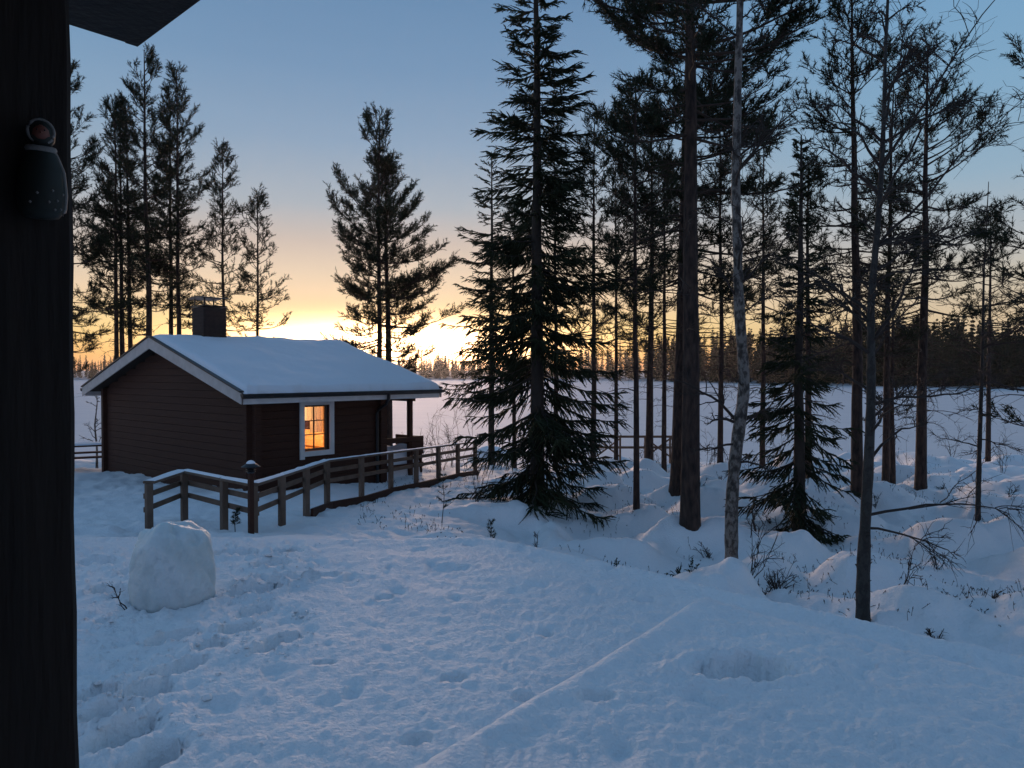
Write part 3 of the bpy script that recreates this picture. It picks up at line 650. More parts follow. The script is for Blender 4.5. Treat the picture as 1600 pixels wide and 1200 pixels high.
# snow blanket on the roof: one closed lumpy sheet
def roof_snow():
    nx, ny = 100, 110; xs = np.linspace(RX0 + .02, RX1 - .0, nx); ys = np.linspace(RY0 - .03, RY1 + .03, ny); X, Y = np.meshgrid(xs, ys)
    ex = np.minimum(X - xs[0], xs[-1] - X); ey_ = np.minimum(Y - ys[0], ys[-1] - Y)
    rnd = np.sqrt(np.clip(1 - (1 - np.clip(ex / .22, 0, 1)) ** 2, 0, 1)) * np.sqrt(np.clip(1 - (1 - np.clip(ey_ / .12, 0, 1)) ** 2, 0, 1))
    base = 3.55 - .2988 * np.sqrt((Y - YR) ** 2 + .03)
    th = .125 + .075 * vnoise(X * .8, Y * .8, 40) + .03 * vnoise(X * 2.6, Y * 2.6, 41) + .012 * vnoise(X * 9, Y * 9, 42)
    scallop = .05 * np.abs(vnoise(X * 5.5, Y * 0, 43)) * np.exp(-((ey_ - .25) / .14) ** 2)
    Z = base + .02 + (th - scallop) * rnd - .03 * (1 - rnd)
    X2 = X.copy(); Y2 = Y + np.where(ey_ < .02, .07 * vnoise(X * 9, Y * 0, 44) + .04 * vnoise(X * 24, Y * 0, 45), 0)
    a = Acc(); k = np.arange(ny - 1)[:, None] * nx; i = np.arange(nx - 1)[None]
    a.add(np.stack([X2, Y2, Z], -1).reshape(-1, 3), q=np.stack([k + i, k + i + 1, k + nx + i + 1, k + nx + i], -1).reshape(-1, 4))
    obj('roof_snow', a, M['roof_snow'], CAB, True)
roof_snow()
# chimney
CX = .99
a = Acc(); nb = 12
for k in range(nb): a.box((CX, YR, 3.3 + .087 * k + .0435), (.60 + (.012 if k % 2 else 0), .60 + (.012 if k % 2 else 0), .083))
a.box((CX, YR, 3.83), (.57, .57, 1.0)); ch = obj('chimney', a, M['brick'], CAB)
a = Acc(); a.box((CX, YR, 4.34 + .045), (.64, .64, .035)); obj('rim', a, M['gutter'], ch)
for dx in (-.25, .25):
    for dy in (-.25, .25):
        a = Acc(); a.box((CX + dx, YR + dy, 4.48), (.03, .03, .20)); obj('cap_post', a, M['gutter'], ch)
a = Acc(); v = []
for yv_ in np.linspace(-.38, .38, 9):
    zz = 4.59 + .04 * (1 - (yv_ / .38) ** 2); v += [(CX - .37, YR + yv_, zz), (CX + .37, YR + yv_, zz), (CX - .37, YR + yv_, zz - .022), (CX + .37, YR + yv_, zz - .022)]
q = []
for i in range(8): b = 4 * i; q += [(b, b + 1, b + 5, b + 4), (b + 2, b + 6, b + 7, b + 3), (b, b + 4, b + 6, b + 2), (b + 1, b + 3, b + 7, b + 5)]
q += [(0, 2, 3, 1), (32, 33, 35, 34)]; a.add(v, q=q); obj('cap', a, M['gutter'], ch)
# porch
a = Acc(); a.box((4.3, YR, -.12), (1.55, WY, .12)); obj('porch_floor', a, M['wood'], CAB)
for yv_ in (0, YR, WY):
    a = Acc(); a.box((4.42, yv_, .95), (.11, .11, 2.02)); obj('porch_post', a, M['darkwood'], CAB)
a = Acc(); a.box((4.42, YR, 2.03), (.13, WY + .3, .14)); obj('porch_beam', a, M['darkwood'], CAB)
a = Acc(); a.box((4.15, -.06, .98), (1.35, .04, .13)); obj('porch_rail', a, M['darkwood'], CAB)
a = Acc(); a.box((4.62, -.06, .74), (.42, .035, .34)); obj('porch_rail_panel', a, M['darkwood'], CAB)
a = Acc(); a.box((4.82, .5, .55), (.06, 1.0, .95)); obj('porch_rail_panel', a, M['darkwood'], CAB)
a = Acc(); a.box((4.15, -.06, .30), (1.35, .04, .12)); obj('porch_rail', a, M['darkwood'], CAB)
a = Acc(); X, Y = np.meshgrid(np.linspace(3.62, 4.9, 30), np.linspace(.0, 1.5, 30)); e = np.minimum(np.minimum(X - 3.62, 4.9 - X), np.minimum(Y, 1.5 - Y)) / .2; Z = -.06 + (.78 + .25 * vnoise(X * 2.2, Y * 2.2, 80)) * np.sqrt(np.clip(e, 0, 1)); k = np.arange(29)[:, None] * 30; i = np.arange(29)[None]
a.add(np.stack([X, Y, Z], -1).reshape(-1, 3), q=np.stack([k + i, k + i + 1, k + 31 + i, k + 30 + i], -1).reshape(-1, 4)); obj('porch_snow', a, M['roof_snow'], CAB, True)
a = Acc(); a.box((3.5, -.3, -.18), (1.4, .5, .10), bev=.01); obj('doorstep', a, M['darkwood'], CAB)
a = Acc(); a.tube([(3.3, -.505, 2.20), (3.3, -.50, 2.06), (3.28, -.42, 1.93), (3.25, -.18, 1.80), (3.25, -.13, 1.70), (3.25, -.13, -.1)], [.042] * 6, 8); obj('downpipe', a, M['gutter'], CAB, True)

# ------------------------------------------------------------------ the porch we stand on: post and eave corner
u2 = np.array([.74, -.67, 0]); u2 /= np.linalg.norm(u2); v2 = np.array([u2[1], -u2[0], 0]); C0 = np.array([-.70, 1.35, CZ + .60])
HS = thing('house_porch', 'dark timber porch post and roof corner of the house in the foreground', 'porch', (-.69, .95, CZ - 1.85))
HS0 = np.array([-.69, .95, CZ - 1.85])
def hs(p): return np.array(p, float) - HS0
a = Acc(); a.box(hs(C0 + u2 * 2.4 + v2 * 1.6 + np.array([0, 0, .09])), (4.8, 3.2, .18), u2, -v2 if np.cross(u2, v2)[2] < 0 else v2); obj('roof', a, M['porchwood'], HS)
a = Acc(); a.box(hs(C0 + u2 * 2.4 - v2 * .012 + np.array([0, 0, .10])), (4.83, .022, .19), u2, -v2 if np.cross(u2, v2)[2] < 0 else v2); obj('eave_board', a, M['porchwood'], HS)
a = Acc(); pc = np.array([-.69, .95, 0]); ns_ = 40; zz = np.linspace(CZ - 1.95, CZ + .60, ns_)
V = []
for i, z_ in enumerate(zz):
    off = np.array([-.006 * (z_ - CZ + 1.8) / 2.4, 0, 0]); e = .0016 * math.sin(i * 1.7) + .0012 * math.sin(i * .53)
    for su, sv in ((1, -1), (1, -.93), (1, .93), (1, 1), (-1, 1), (-1, -1)):
        V.append(hs(pc + off + u2 * (.09 * su + (0 if abs(sv) < 1 or su < 0 else -.006) + e) + v2 * (.09 * sv + e) + np.array([0, 0, z_])))
k = np.arange(ns_ - 1)[:, None] * 6; i = np.arange(6)[None]; j = (i + 1) % 6
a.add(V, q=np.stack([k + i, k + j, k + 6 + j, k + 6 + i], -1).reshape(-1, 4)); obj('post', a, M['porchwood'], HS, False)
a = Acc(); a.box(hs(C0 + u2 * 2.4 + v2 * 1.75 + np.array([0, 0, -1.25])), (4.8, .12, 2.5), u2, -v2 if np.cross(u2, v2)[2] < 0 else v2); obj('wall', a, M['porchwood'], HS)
# figurine pinned to the post
fp = np.array([-.593, .923, CZ]) + u2 * .016
fz = (HY - 345) / FPX * .92
FIG = thing('hanging_figurine', 'small figurine in a dark dotted coat and white trimmed hood hanging on the porch post', 'figurine', tuple(fp + np.array([0, 0, fz])), math.atan2(-.95, .62) + math.pi / 2)
sc = .00079
def fg(x, y, z): return (x * sc, y * sc, z * sc)
a = Acc(); a.lathe([(2 * sc, 0), (24 * sc, 3 * sc), (31 * sc, 14 * sc), (33 * sc, 40 * sc), (30 * sc, 75 * sc), (20 * sc, 102 * sc), (12 * sc, 112 * sc)], (0, 0, 0), 20); obj('coat', a, M['fig_dark'], FIG, True)
a = Acc(); a.lathe([(1 * sc, 108 * sc), (13 * sc, 111 * sc), (19 * sc, 122 * sc), (20 * sc, 136 * sc), (15 * sc, 148 * sc), (6 * sc, 156 * sc), (1 * sc, 158 * sc)], (0, 0, 0), 18); obj('hood', a, M['fig_dark'], FIG, True)
a = Acc(); a.lathe([(.5 * sc, 0), (9 * sc, 1 * sc), (13 * sc, 7 * sc), (13 * sc, 16 * sc), (8 * sc, 23 * sc), (.5 * sc, 25 * sc)], (0, -9.5 * sc, 119 * sc), 14); fc = obj('face', a, M['fig_face'], FIG, True)
for ex_ in (-5, 5):
    a = Acc(); a.lathe([(.1 * sc, -1.6 * sc), (1.5 * sc, 0), (.1 * sc, 1.6 * sc)], (ex_ * sc, -22 * sc, 133 * sc), 8); obj('eye', a, M['gutter'], fc, True)
a = Acc(); a.lathe([(.1 * sc, -2 * sc), (2.2 * sc, 0), (.1 * sc, 2 * sc)], (0, -23.5 * sc, 129 * sc), 8); obj('nose', a, M['fig_face'], fc, True)
a = Acc(); th_ = np.linspace(R(-60), R(240), 24)
a.tube(np.stack([17 * sc * np.cos(th_), np.full(24, -11 * sc), 133 * sc + 18 * sc * np.sin(th_)], 1), np.full(24, 2.6 * sc), 8); obj('hood_trim', a, M['fig_white'], FIG, True)
a = Acc(); th_ = np.linspace(0, 2 * math.pi, 24)
a.tube(np.stack([17 * sc * np.cos(th_), 15 * sc * np.sin(th_) - 2 * sc, 108 * sc + 3 * sc * np.sin(th_)], 1), np.full(24, 5.2 * sc), 8); obj('collar', a, M['fig_white'], FIG, True)
a = Acc(); q_ = np.linspace(0, 1, 20); zz = 104 - 96 * q_; rr_ = np.interp(zz, [0, 3, 14, 40, 75, 102, 112], [20, 24, 31, 33, 30, 20, 12])
a.tube(np.stack([rr_ * sc * math.cos(R(-8)), rr_ * sc * math.sin(R(-8)), zz * sc], 1), np.full(20, 3.2 * sc), 7); obj('coat_trim', a, M['fig_white'], FIG, True)
for an_, zz in ((-30, 38), (-50, 26), (-36, 14), (-64, 40), (-72, 22), (-100, 34), (-118, 20), (-54, 12)):
    rr_ = np.interp(zz, [0, 3, 14, 40], [20, 24, 31, 33]); a = Acc(); a.lathe([(.1 * sc, -2.4 * sc), (2.4 * sc, 0), (.1 * sc, 2.4 * sc)], (rr_ * sc * math.cos(R(an_)), rr_ * sc * math.sin(R(an_)), zz * sc), 8); obj('dot', a, M['fig_white'], FIG, True)
a = Acc(); a.tube([(0, 8 * sc, 156 * sc), (0, 12 * sc, 190 * sc)], [.8 * sc, .8 * sc], 5); obj('hanger', a, M['gutter'], FIG)

# ------------------------------------------------------------------ railing with posts, rails and snow on top
D_ = (-3.38, 9.6)
RAIL = thing('wooden_railing', 'weathered wooden railing zigzagging past the cabin towards the lake, snow on its top rail', 'railing', (D_[0], D_[1], gz(*D_)))
RB = np.array([D_[0], D_[1], gz(*D_)])
def fl(t): return (-3.35 + 1.95 * t, 13.3 + 5.7 * t)
runs = [[(-5.02, 10.15, -1.54), (-5.0, 11.2, -1.52)], [(-5.0, 11.2, -1.52), (-4.01, 10.22, -1.50), (D_[0], D_[1], -1.486)],
        [(D_[0], D_[1], -1.486), (-3.37, 10.75, -1.53), (-3.36, 12.0, -1.575), (-3.35, 13.3, -1.62)],
        [(-3.35, 13.3, -1.62)] + [(*fl(.2 * k), -1.62 - .0494 * k) for k in range(1, 7)]]
posts_done = set()
def bar(p, q, w, h, name, mat_, lift=0., side=0., snow=False):
    p = np.array(p); q = np.array(q); d = q - p; L = np.linalg.norm(d); d = d / L; s = norm(np.cross([0, 0, 1], d)); c = (p + q) / 2 + np.array([0, 0, lift]) + s * side
    a = Acc()
    if not snow: a.box(c - RB, (L, w, h), d, s, bev=.006); return obj(name, a, mat_, RAIL)
    n = max(6, int(L / .07)); m = 7; V = []
    for i in range(n):
        f = i / (n - 1); e = min(1, min(f, 1 - f) * L / .05 + .25)
        for j in range(m):
            g = j / (m - 1) * 2 - 1; x_ = p + (q - p) * f + np.array([0, 0, lift]) + s * (side + g * w / 2)
            hh = h * (1 - g ** 4) * e * (1 + .9 * float(vnoise(np.array([x_[0] * 6 + x_[1] * 5]), np.array([g * 1.5 + 3]), 50)[0])); V.append(x_ - RB + np.array([0, 0, hh]))
    k = np.arange(n - 1)[:, None] * m; i = np.arange(m - 1)[None]
    a.add(V, q=np.stack([k + i, k + i + 1, k + m + i + 1, k + m + i], -1).reshape(-1, 4)); return obj(name, a, M['roof_snow'], RAIL, True)
for ri, run in enumerate(runs):
    for (x, y, zt) in run:
        if (x, y) in posts_done: continue
        posts_done.add((x, y)); zg = gz(x, y) - .35 - CZ; a = Acc(); a.box(np.array([x, y, CZ + (zt + zg) / 2]) - RB, (zt - zg, .088, .088), (0, 0, 1), (.65, .76, 0), bev=.008); obj('post', a, M['wood'], RAIL)
    for (p, q) in zip(run[:-1], run[1:]):
        P = (p[0], p[1], p[2] + CZ); Q = (q[0], q[1], q[2] + CZ)
        sd = .062
        wide = .17 if ri == 0 else .135
        ex = norm(np.array(Q) - np.array(P)) * .003
        bar(np.array(P) + ex, np.array(Q) - ex, wide, .036, 'top_rail', M['wood'], .020)
        bar(np.array(P) + ex * 3, np.array(Q) - ex * 3, wide - .01, .020 if ri < 3 else .009, 'snow_strip', None, .039, 0, True)
        for lf in (-.17, -.36): bar(P, Q, .028, .075, 'side_rail', M['wood'], lf, sd * 1.05)
for p, q in zip(runs[3][:-1], runs[3][1:]):
    zp = gz(p[0], p[1]); zq = gz(q[0], q[1]); bar((p[0], p[1], zp - .0), (q[0], q[1], zq - .0), .05, .24, 'edge_board', M['darkwood'], 0, -.085)
p, q = runs[2][2], runs[2][3]; bar((p[0], p[1], gz(p[0], p[1])), (q[0], q[1], gz(q[0], q[1])), .05, .24, 'edge_board', M['darkwood'], 0, -.085)

# path lamp in front of the corner post
lx, ly = at(391, 9.38), 9.38; lz = gz(lx, ly)
LP = thing('path_lamp', 'unlit garden lamp post with a conical snow topped hat before the cabin', 'lamp', (lx, ly, lz))
top = CZ - (740 - HY) / FPX * ly - lz
a = Acc(); a.box((0, 0, (top - .4) / 2), (top + .4, .062, .062), (0, 0, 1), (.65, .76, 0), bev=.006); obj('post', a, M['darkwood'], LP)
a = Acc(); a.lathe([(.035, 0), (.045, .01), (.045, .03), (.028, .035), (.028, .085), (.05, .09)], (0, 0, top), 14); obj('lantern', a, M['gutter'], LP, True)
for k in range(3):
    a = Acc(); a.lathe([(.03, .014), (.062, 0), (.064, .003), (.03, .018)], (0, 0, top + .02 + k * .024), 14); obj('louvre', a, M['gutter'], LP, True)
a = Acc(); a.lathe([(.002, .062), (.05, .048), (.115, .004), (.118, 0), (.10, .001), (.03, .03)], (0, 0, top + .085), 20); obj('hat', a, M['gutter'], LP, True)
a = Acc(); a.lathe([(.06, -.012), (.055, .012), (.038, .032), (.015, .042), (.001, .043)], (0, 0, top + .125), 16); obj('snow_cap', a, M['roof_snow'], LP, True)

# ------------------------------------------------------------------ ice block in the foreground
bx, by = at(270, 5.85), 5.85
def snow_crumbs():
    g = np.random.default_rng(333); a = Acc(); base = np.array([(1, 0, 0), (0, 1, 0), (-1, 0, 0), (0, -1, 0), (0, 0, 1), (.6, .6, .7), (-.6, .6, .7), (-.6, -.6, .7), (.6, -.6, .7)], float)
    tri = [(0, 1, 5), (1, 2, 6), (2, 3, 7), (3, 0, 8), (0, 5, 8), (1, 6, 5), (2, 7, 6), (3, 8, 7), (4, 8, 5), (4, 5, 6), (4, 6, 7), (4, 7, 8)]
    hx = np.array([h[:3] for h in HOLES[:24]])
    for _ in range(520):
        c = hx[g.integers(0, len(hx))]; an = g.uniform(0, 6.28); rr = c[2] * g.uniform(1.0, 2.6); x = c[0] + rr * math.cos(an); y = c[1] + rr * math.sin(an); r = g.uniform(.006, .028) * g.random() ** .4
        a.add(base * r * g.uniform(.6, 1.3, (9, 1)) + np.array([x, y, gzd(x, y) - .3 * r]), tri)
    tag(obj('snow_crumbs', a, M['snow'], None, True), 'loose crumbs of snow strewn round the footprints', 'snow crumbs', None, 'stuff')
snow_crumbs()
def ice_block():
    n, m = 72, 40; t = np.linspace(0, 2 * math.pi, n, endpoint=False); V = []
    prof = [(.0, -.10), (.24, -.1)]
    hs_ = np.linspace(-.08, .545, 26)
    rows = []
    for h in hs_:
        r = np.interp(h, [-.08, 0, .10, .30, .45, .52, .545], [.295, .312, .314, .300, .272, .23, .18]); rows.append((r, h, 0))
    for r, h in ((.15, .562), (.11, .572), (.07, .575), (.03, .575), (.003, .575)): rows.append((r, h, 1))
    for r, h, tp in rows:
        rr = r * (1 + .09 * vnoise(np.cos(t) * 1.6 + 5, np.sin(t) * 1.6 + h * 2, 60) + .06 * vnoise(np.cos(t) * 3.4 + 9, np.sin(t) * 3.4 + h * 8, 61) + .08 * vnoise(np.cos(t) * 9, np.sin(t) * 9 + h * 22, 64))
        x = rr * np.cos(t); y = rr * np.sin(t)
        zz = h + (.08 * vnoise(x * 6 + 3, y * 6, 62) + .07 * vnoise(x * 14, y * 14, 63)) * (sm(np.full(n, h), .38, .54))
        
        V.append(np.stack([x, y, zz], 1))
    V = np.array(V); m = len(V); a = Acc(); k = np.arange(m - 1)[:, None] * n; i = np.arange(n)[None]; j = (i + 1) % n
    a.add(V.reshape(-1, 3), q=np.stack([k + i, k + j, k + n + j, k + n + i], -1).reshape(-1, 4))
    o = obj('ice_block', a, M['ice'], None, True); o.location = (bx, by, gz(bx, by) + .015)
    tag(o, 'rough round block of packed snow and ice standing on the trodden snow', 'ice block')
ice_block()

# ------------------------------------------------------------------ trees
for lab, px, d, top, cb, Lm, r0, seed, kw in PINES:
    x = at(px, d); pine(lab, x, d, Hof(d, top, x), cb, Lm, r0, seed, **kw)
x = at(840, 14.2)
spruce('tall dense spruce right of the cabin, its lowest boughs sweeping the snow', x, 14.2, 12.4, .45,
       lambda u, a: (1.72 * min(1, .80 + 1.5 * u) * (1 - u) ** .72 + .08) * (1.12 if math.cos(a - .2) > .5 and u < .08 else 1), .15, 201, lean=(-.02, 0), droop=.5, whorl=.19, hang=.50, dens=1.3)
x = at(768, 24)
spruce('greyish spruce behind the tall dense spruce, left of its trunk', x, 24, Hof(24, 238, x), 2.6, lambda u, a: 2.0 * (1 - u) ** .8 * min(1, .7 + u) + .1, .11, 202, droop=.38, dens=.8, thick=.017, whorl=.30, hang=.42)
x = at(1250, 13)
spruce('dark narrow spruce with hanging boughs and a thin bare tip', x, 13, Hof(13, 212, x), .35,
       lambda u, a: float(np.interp(u, [0, .08, .25, .45, .62, .8, 1], [1.15, 1.0, 1.1, .62, .48, .24, .05])), .115, 203, droop=.55, hang=.42, dens=.95, whorl=.22, dead=(2.5, 5, 16, 1.0))

def birch(label, d, pts, r0, rtop, seed, nlimb, Lr, zr, extra=(), group='bare birches', fine=1.0, elev=(20, 60), bark='birch', taper=1.0):
    g = np.random.default_rng(seed); bx_ = at(pts[0][0], d); bz = gz(bx_, d)
    t = thing('birch_tree', label, 'tree', (bx_, d, bz), 0, group)
    T = np.array([(at(p, d) - bx_, .02 * math.sin(i * 1.3), CZ + (HY - q) / FPX * d - bz) for i, (p, q) in enumerate(pts)]); T[0, 2] = -.3
    # Catmull style smoothing
    s = np.linspace(0, len(T) - 1, 60); Ts = np.stack([np.interp(s, np.arange(len(T)), T[:, k]) for k in range(3)], 1)
    for _ in range(3): Ts[1:-1] = (Ts[:-2] + 2 * Ts[1:-1] + Ts[2:]) / 4
    H = Ts[-1, 2]; sN = np.clip(Ts[:, 2] / H, 0, 1); rad = (rtop + (r0 - rtop) * (1 - sN) ** taper) * (1 + .3 * np.exp(-np.maximum(Ts[:, 2], 0) / .15)) * (1 + .05 * g.normal(size=60))
    a = Acc(); a.tube(Ts, rad, 14)
    # curls of peeling bark
    for _ in range(int(70 * fine)):
        q = g.uniform(.02, .75); p = poly_at(Ts, np.array([q]))[0]; rr = np.interp(q, np.linspace(0, 1, 60), rad); az_ = g.uniform(0, 6.28); n_ = np.array([math.cos(az_), math.sin(az_), 0]); s_ = np.array([-n_[1], n_[0], 0])
        w_ = g.uniform(.01, .03); h_ = g.uniform(.008, .02); o_ = p + n_ * rr * .97
        a.add([o_ - s_ * w_, o_ + s_ * w_, o_ + s_ * w_ * .8 + n_ * g.uniform(.006, .02) + np.array([0, 0, h_]), o_ - s_ * w_ * .8 + n_ * g.uniform(.003, .012) + np.array([0, 0, h_])], q=[(0, 1, 2, 3)])
    obj('trunk', a, M[bark], t, True)
    w = Acc(); limbs = []
    for _ in range(nlimb):
        z_ = g.uniform(*zr); k = int(np.argmin(np.abs(Ts[:, 2] - z_))); az_ = g.uniform(0, 6.28)
        L = g.uniform(*Lr) * (1.15 - .7 * (z_ - zr[0]) / (zr[1] - zr[0] + .01)); P = limb(Ts[k], az_, R(g.uniform(*elev)), L, g, sag=g.uniform(.05, .45), wob=.03); limbs.append((P, .006 + .009 * L))
    for (z_, az_, el_, L, sag, curl, r_) in extra:
        k = int(np.argmin(np.abs(Ts[:, 2] - z_))); limbs.append((limb(Ts[k], R(az_), R(el_), L, g, sag, curl, wob=.022), r_))
    for P, r_ in limbs:
        w.tubes(P[None], (r_ * (1 - .85 * np.linspace(0, 1, len(P))))[None] + .002, 5)
        twig_system(w, P, r_, g, n2=int(8 * fine), n3=int(7 * fine))
    obj('branches', w, M['twig'], t, True); return t
birch('white barked birch with a bent trunk, right of the massive pine', 9.3,
      [(1145, 925), (1145, 880), (1144, 800), (1147, 730), (1155, 665), (1164, 605), (1160, 545), (1153, 460), (1151, 380), (1147, 300), (1150, 200), (1152, 100), (1154, 0), (1157, -160), (1158, -420)], .088, .018, 301, 34, (.5, 1.5), (1.4, 9.5),
      extra=[(2.1, 178, 35, .55, .5, .3, .022), (2.0, 10, 45, .6, .35, 0, .02), (1.75, 200, 5, .7, .2, 0, .016), (1.55, -20, 30, .5, .6, 0, .016)])
birch('forked birch with flaking bark nearest the camera on the right', 7.28,
      [(1352, 975), (1352, 930), (1353, 850), (1356, 750), (1360, 640), (1361, 540), (1361, 470), (1368, 380), (1373, 280), (1377, 180), (1380, 80), (1386, -40), (1392, -200)], .066, .009, 302, 40, (.5, 1.4), (1.7, 6.6), bark='birch_dark', taper=1.35,
      extra=[(1.22, 6, 14, 1.75, .22, .05, .015), (1.75, 10, 42, .9, .3, 0, .016), (1.05, 12, 2, 1.1, .35, .1, .012), (2.9, 30, 55, 1.4, .1, .1, .02), (3.0, 150, 50, .9, .1, 0, .014), (4.2, 10, 62, 1.9, .0, .05, .016), (4.6, -20, 58, 1.9, .02, .05, .014), (4.9, 30, 55, 1.7, .0, 0, .013), (3.8, 5, 50, 1.8, .05, 0, .014), (2.3, 0, 25, 1.3, .3, 0, .015)])
birch('thin bare young birch with fine branches near the right edge', 14, [(1531, 830), (1531, 800), (1532, 700), (1533, 600), (1534, 500), (1536, 420), (1540, 350), (1542, 285)], .050, .006, 303, 34, (.5, 1.3), (1.4, 6.2), elev=(-5, 40), fine=.9, bark='birch_dark')
birch('bare birch standing outside the frame whose long twigs reach in at the right', 10, [(1690, 900), (1690, 700), (1685, 500), (1680, 300), (1672, 100), (1660, -100)], .07, .012, 304, 20, (.8, 1.8), (1.2, 7.5), elev=(5, 55), fine=.9)
birch('small bare birch by the water seen left of the cabin wall', 23, [(150, 735), (150, 700), (147, 665), (152, 630), (150, 600)], .035, .008, 305, 12, (.3, .8), (.5, 2.2), fine=.6)

# ------------------------------------------------------------------ far forest across the ice
def far_tree(kind, seed):
    g = np.random.default_rng(seed); a = Acc(); w = Acc(); H = 1.0
    T = np.stack([np.zeros(5), np.zeros(5), np.linspace(-.06, 1, 5)], 1); w.tubes(T[None], np.array([[.012, .011, .009, .006, .002]]), 5)
    C, D, Lb, Wb = [], [], [], []
    lv = 26 if kind == 'spruce' else 20
    cb = .05 if kind == 'spruce' else g.uniform(.22, .42)
    for z in np.linspace(cb, .985, lv):
        u = (z - cb) / (1 - cb)
        rad = (.155 * (1 - u) ** .85 + .008) if kind == 'spruce' else .17 * min(1, .5 + 2.5 * u) * (1 - u) ** .6 + .01
        k = 9 if u < .85 else 5
        for _ in range(k):
            az_ = g.uniform(0, 6.28); l = rad * g.uniform(.6, 1.2); hd = np.array([math.cos(az_), math.sin(az_), 0])
            dd = norm(hd + np.array([0, 0, (-.45 + .8 * u) if kind == 'spruce' else (-.1 + .7 * u)]) + g.normal(size=3) * .12)
            for f in (0, .3, .6): 
                C.append(np.array([0, 0, z + g.uniform(-.012, .012)]) + dd * l * f); D.append(norm(dd + g.normal(size=3) * .35)); Lb.append(l * .48); Wb.append(.030 if kind == 'spruce' else .035)
    a.blades(np.array(C), np.array(D), np.array(Wb), np.array(Lb)); return a, w
FM = []
for i in range(4): FM.append(far_tree('spruce', 400 + i))
for i in range(3): FM.append(far_tree('pine', 420 + i))
FMM = [(a.mesh('crown', M['spruce_needle']), w.mesh('trunk', M['bark_spruce'])) for a, w in FM]
g = np.random.default_rng(77)
spots = []
while len(spots) < 300:                                     # the front rows as trees of their own
    px = g.uniform(90, 1680) if g.random() < .45 else g.uniform(1020, 1680)
    d = shore_d(px) + abs(g.normal()) * 9 + 1.5
    if 270 < px < 575 and g.random() < .6: continue
    spots.append((px, d))
spots.sort()
def far_h(px, g):
    base = np.interp(px, [0, 500, 800, 1000, 1100, 1300, 1450, 1600], [15, 15.5, 18, 22, 23, 23, 23, 22]); return base * g.uniform(.55, 1.14)
first = {}
for px, d in spots:
    k = int(g.integers(0, 7)); x = at(px, d); h = far_h(px, g)
    if k not in first:
        t = thing('distant_spruce' if k < 4 else 'distant_pine', '', 'tree', (x, d, .6)); link('crown', FMM[k][0], t); link('trunk', FMM[k][1], t); first[k] = t; t.scale = (h, h, h); t.rotation_euler = (0, 0, g.uniform(0, 6.28))
    else: t = copy_thing(first[k], (x, d, .6), g.uniform(0, 6.28), h)
    sx_ = h * g.uniform(.85, 1.35); t.scale = (sx_, sx_, h)
    t['label'] = ('dark pointed spruce in the front row of the far shore' if k < 4 else 'dark round topped pine in the front row of the far shore'); t['group'] = 'spruces along the far shore' if k < 4 else 'pines along the far shore'
# the wood behind them, one mass
base = []
for i in range(3):
    a = Acc(); gg = np.random.default_rng(440 + i); kind = 'spruce' if i < 2 else 'pine'
    C, D, Lb = [], [], []
    for z in np.linspace(.06, .98, 18):
        rad = (.15 * (1 - z) ** .85 + .012) if kind == 'spruce' else .16 * (1 - z) ** .55 * min(1, z * 2.2) + .012
        for _ in range(9):
            az_ = gg.uniform(0, 6.28); hd = np.array([math.cos(az_), math.sin(az_), gg.uniform(-.6, .3)]); C.append([0, 0, z]); D.append(norm(hd)); Lb.append(rad * gg.uniform(.6, 1.25))
    a.blades(np.array(C, float), np.array(D), .055, np.array(Lb)); base.append((np.concatenate(a.v), np.concatenate(a.t)))
fm = Acc()
for i in range(1050):
    px = g.uniform(-900, 2500) if g.random() < .5 else g.uniform(60, 1700); d = shore_d(px) + 10 + 75 * g.random() ** 1.3; h = far_h(px, g) * g.uniform(.9, 1.12); v, t_ = base[g.integers(0, 3)]
    c_, s_ = math.cos(i), math.sin(i); vv = np.stack([v[:, 0] * c_ - v[:, 1] * s_, v[:, 0] * s_ + v[:, 1] * c_, v[:, 2]], 1) * np.array([h, h, h]) + np.array([at(px, d), d, 1.0]); fm.add(vv, t_)
tag(obj('far_forest', fm, M['spruce_needle']), 'dark wood of spruces and pines behind the far lake shore', 'forest', None, 'stuff')

# ------------------------------------------------------------------ small growth poking out of the snow
def bare_shrub(label, px, py_d, h, n, seed, spread=.6, group=None, lean=(0, 0), name='bare_shrub'):
    g = np.random.default_rng(seed); d = py_d; x = at(px, d); w = Acc(); t = tag
    for k in range(n):
        az_ = g.uniform(0, 6.28); s = np.linspace(0, 1, 7); l = h * g.uniform(.5, 1.05); d0 = np.array([math.cos(az_) * spread * g.uniform(.1, 1) + lean[0], math.sin(az_) * spread * g.uniform(.1, 1) + lean[1], 1]); d0 = norm(d0)
        P = d0 * (l * s)[:, None] + np.cumsum(g.normal(size=(7, 3)), 0) * .03 * l + np.array([0, 0, -.06]); w.tubes(P[None], (.0055 * (1 - .75 * s))[None] + .001, 4)
        twig_system(w, P, .006, g, n2=5, n3=3, r3=.0022)
    o = obj(name, w, M['twig'], None, True); o.location = (x, d, gzd(x, d)); return tag(o, label, 'shrub', group)
bare_shrub('leafless sapling clump at the foot of the bent birch', 1170, 9.2, 1.15, 5, 501, .35, lean=(.25, 0))
bare_shrub('low leafless twigs right of the bent birch, in the hollow', 1215, 9.6, .5, 5, 502, 1.0, lean=(.5, 0))
bare_shrub('curved leafless twig right of the forked birch', 1415, 8.0, .62, 3, 503, .5, lean=(.55, 0))
bare_shrub('small leafless shrub in the snow at the lower right', 1468, 6.9, .22, 7, 504, .9)
bare_shrub('thin bare twig beside the ice block', 203, 5.55, .27, 1, 505, .1, lean=(-.5, 0))
bare_shrub('bare twigs left of the big spruce foot', 745, 13.5, 1.1, 4, 506, .4)
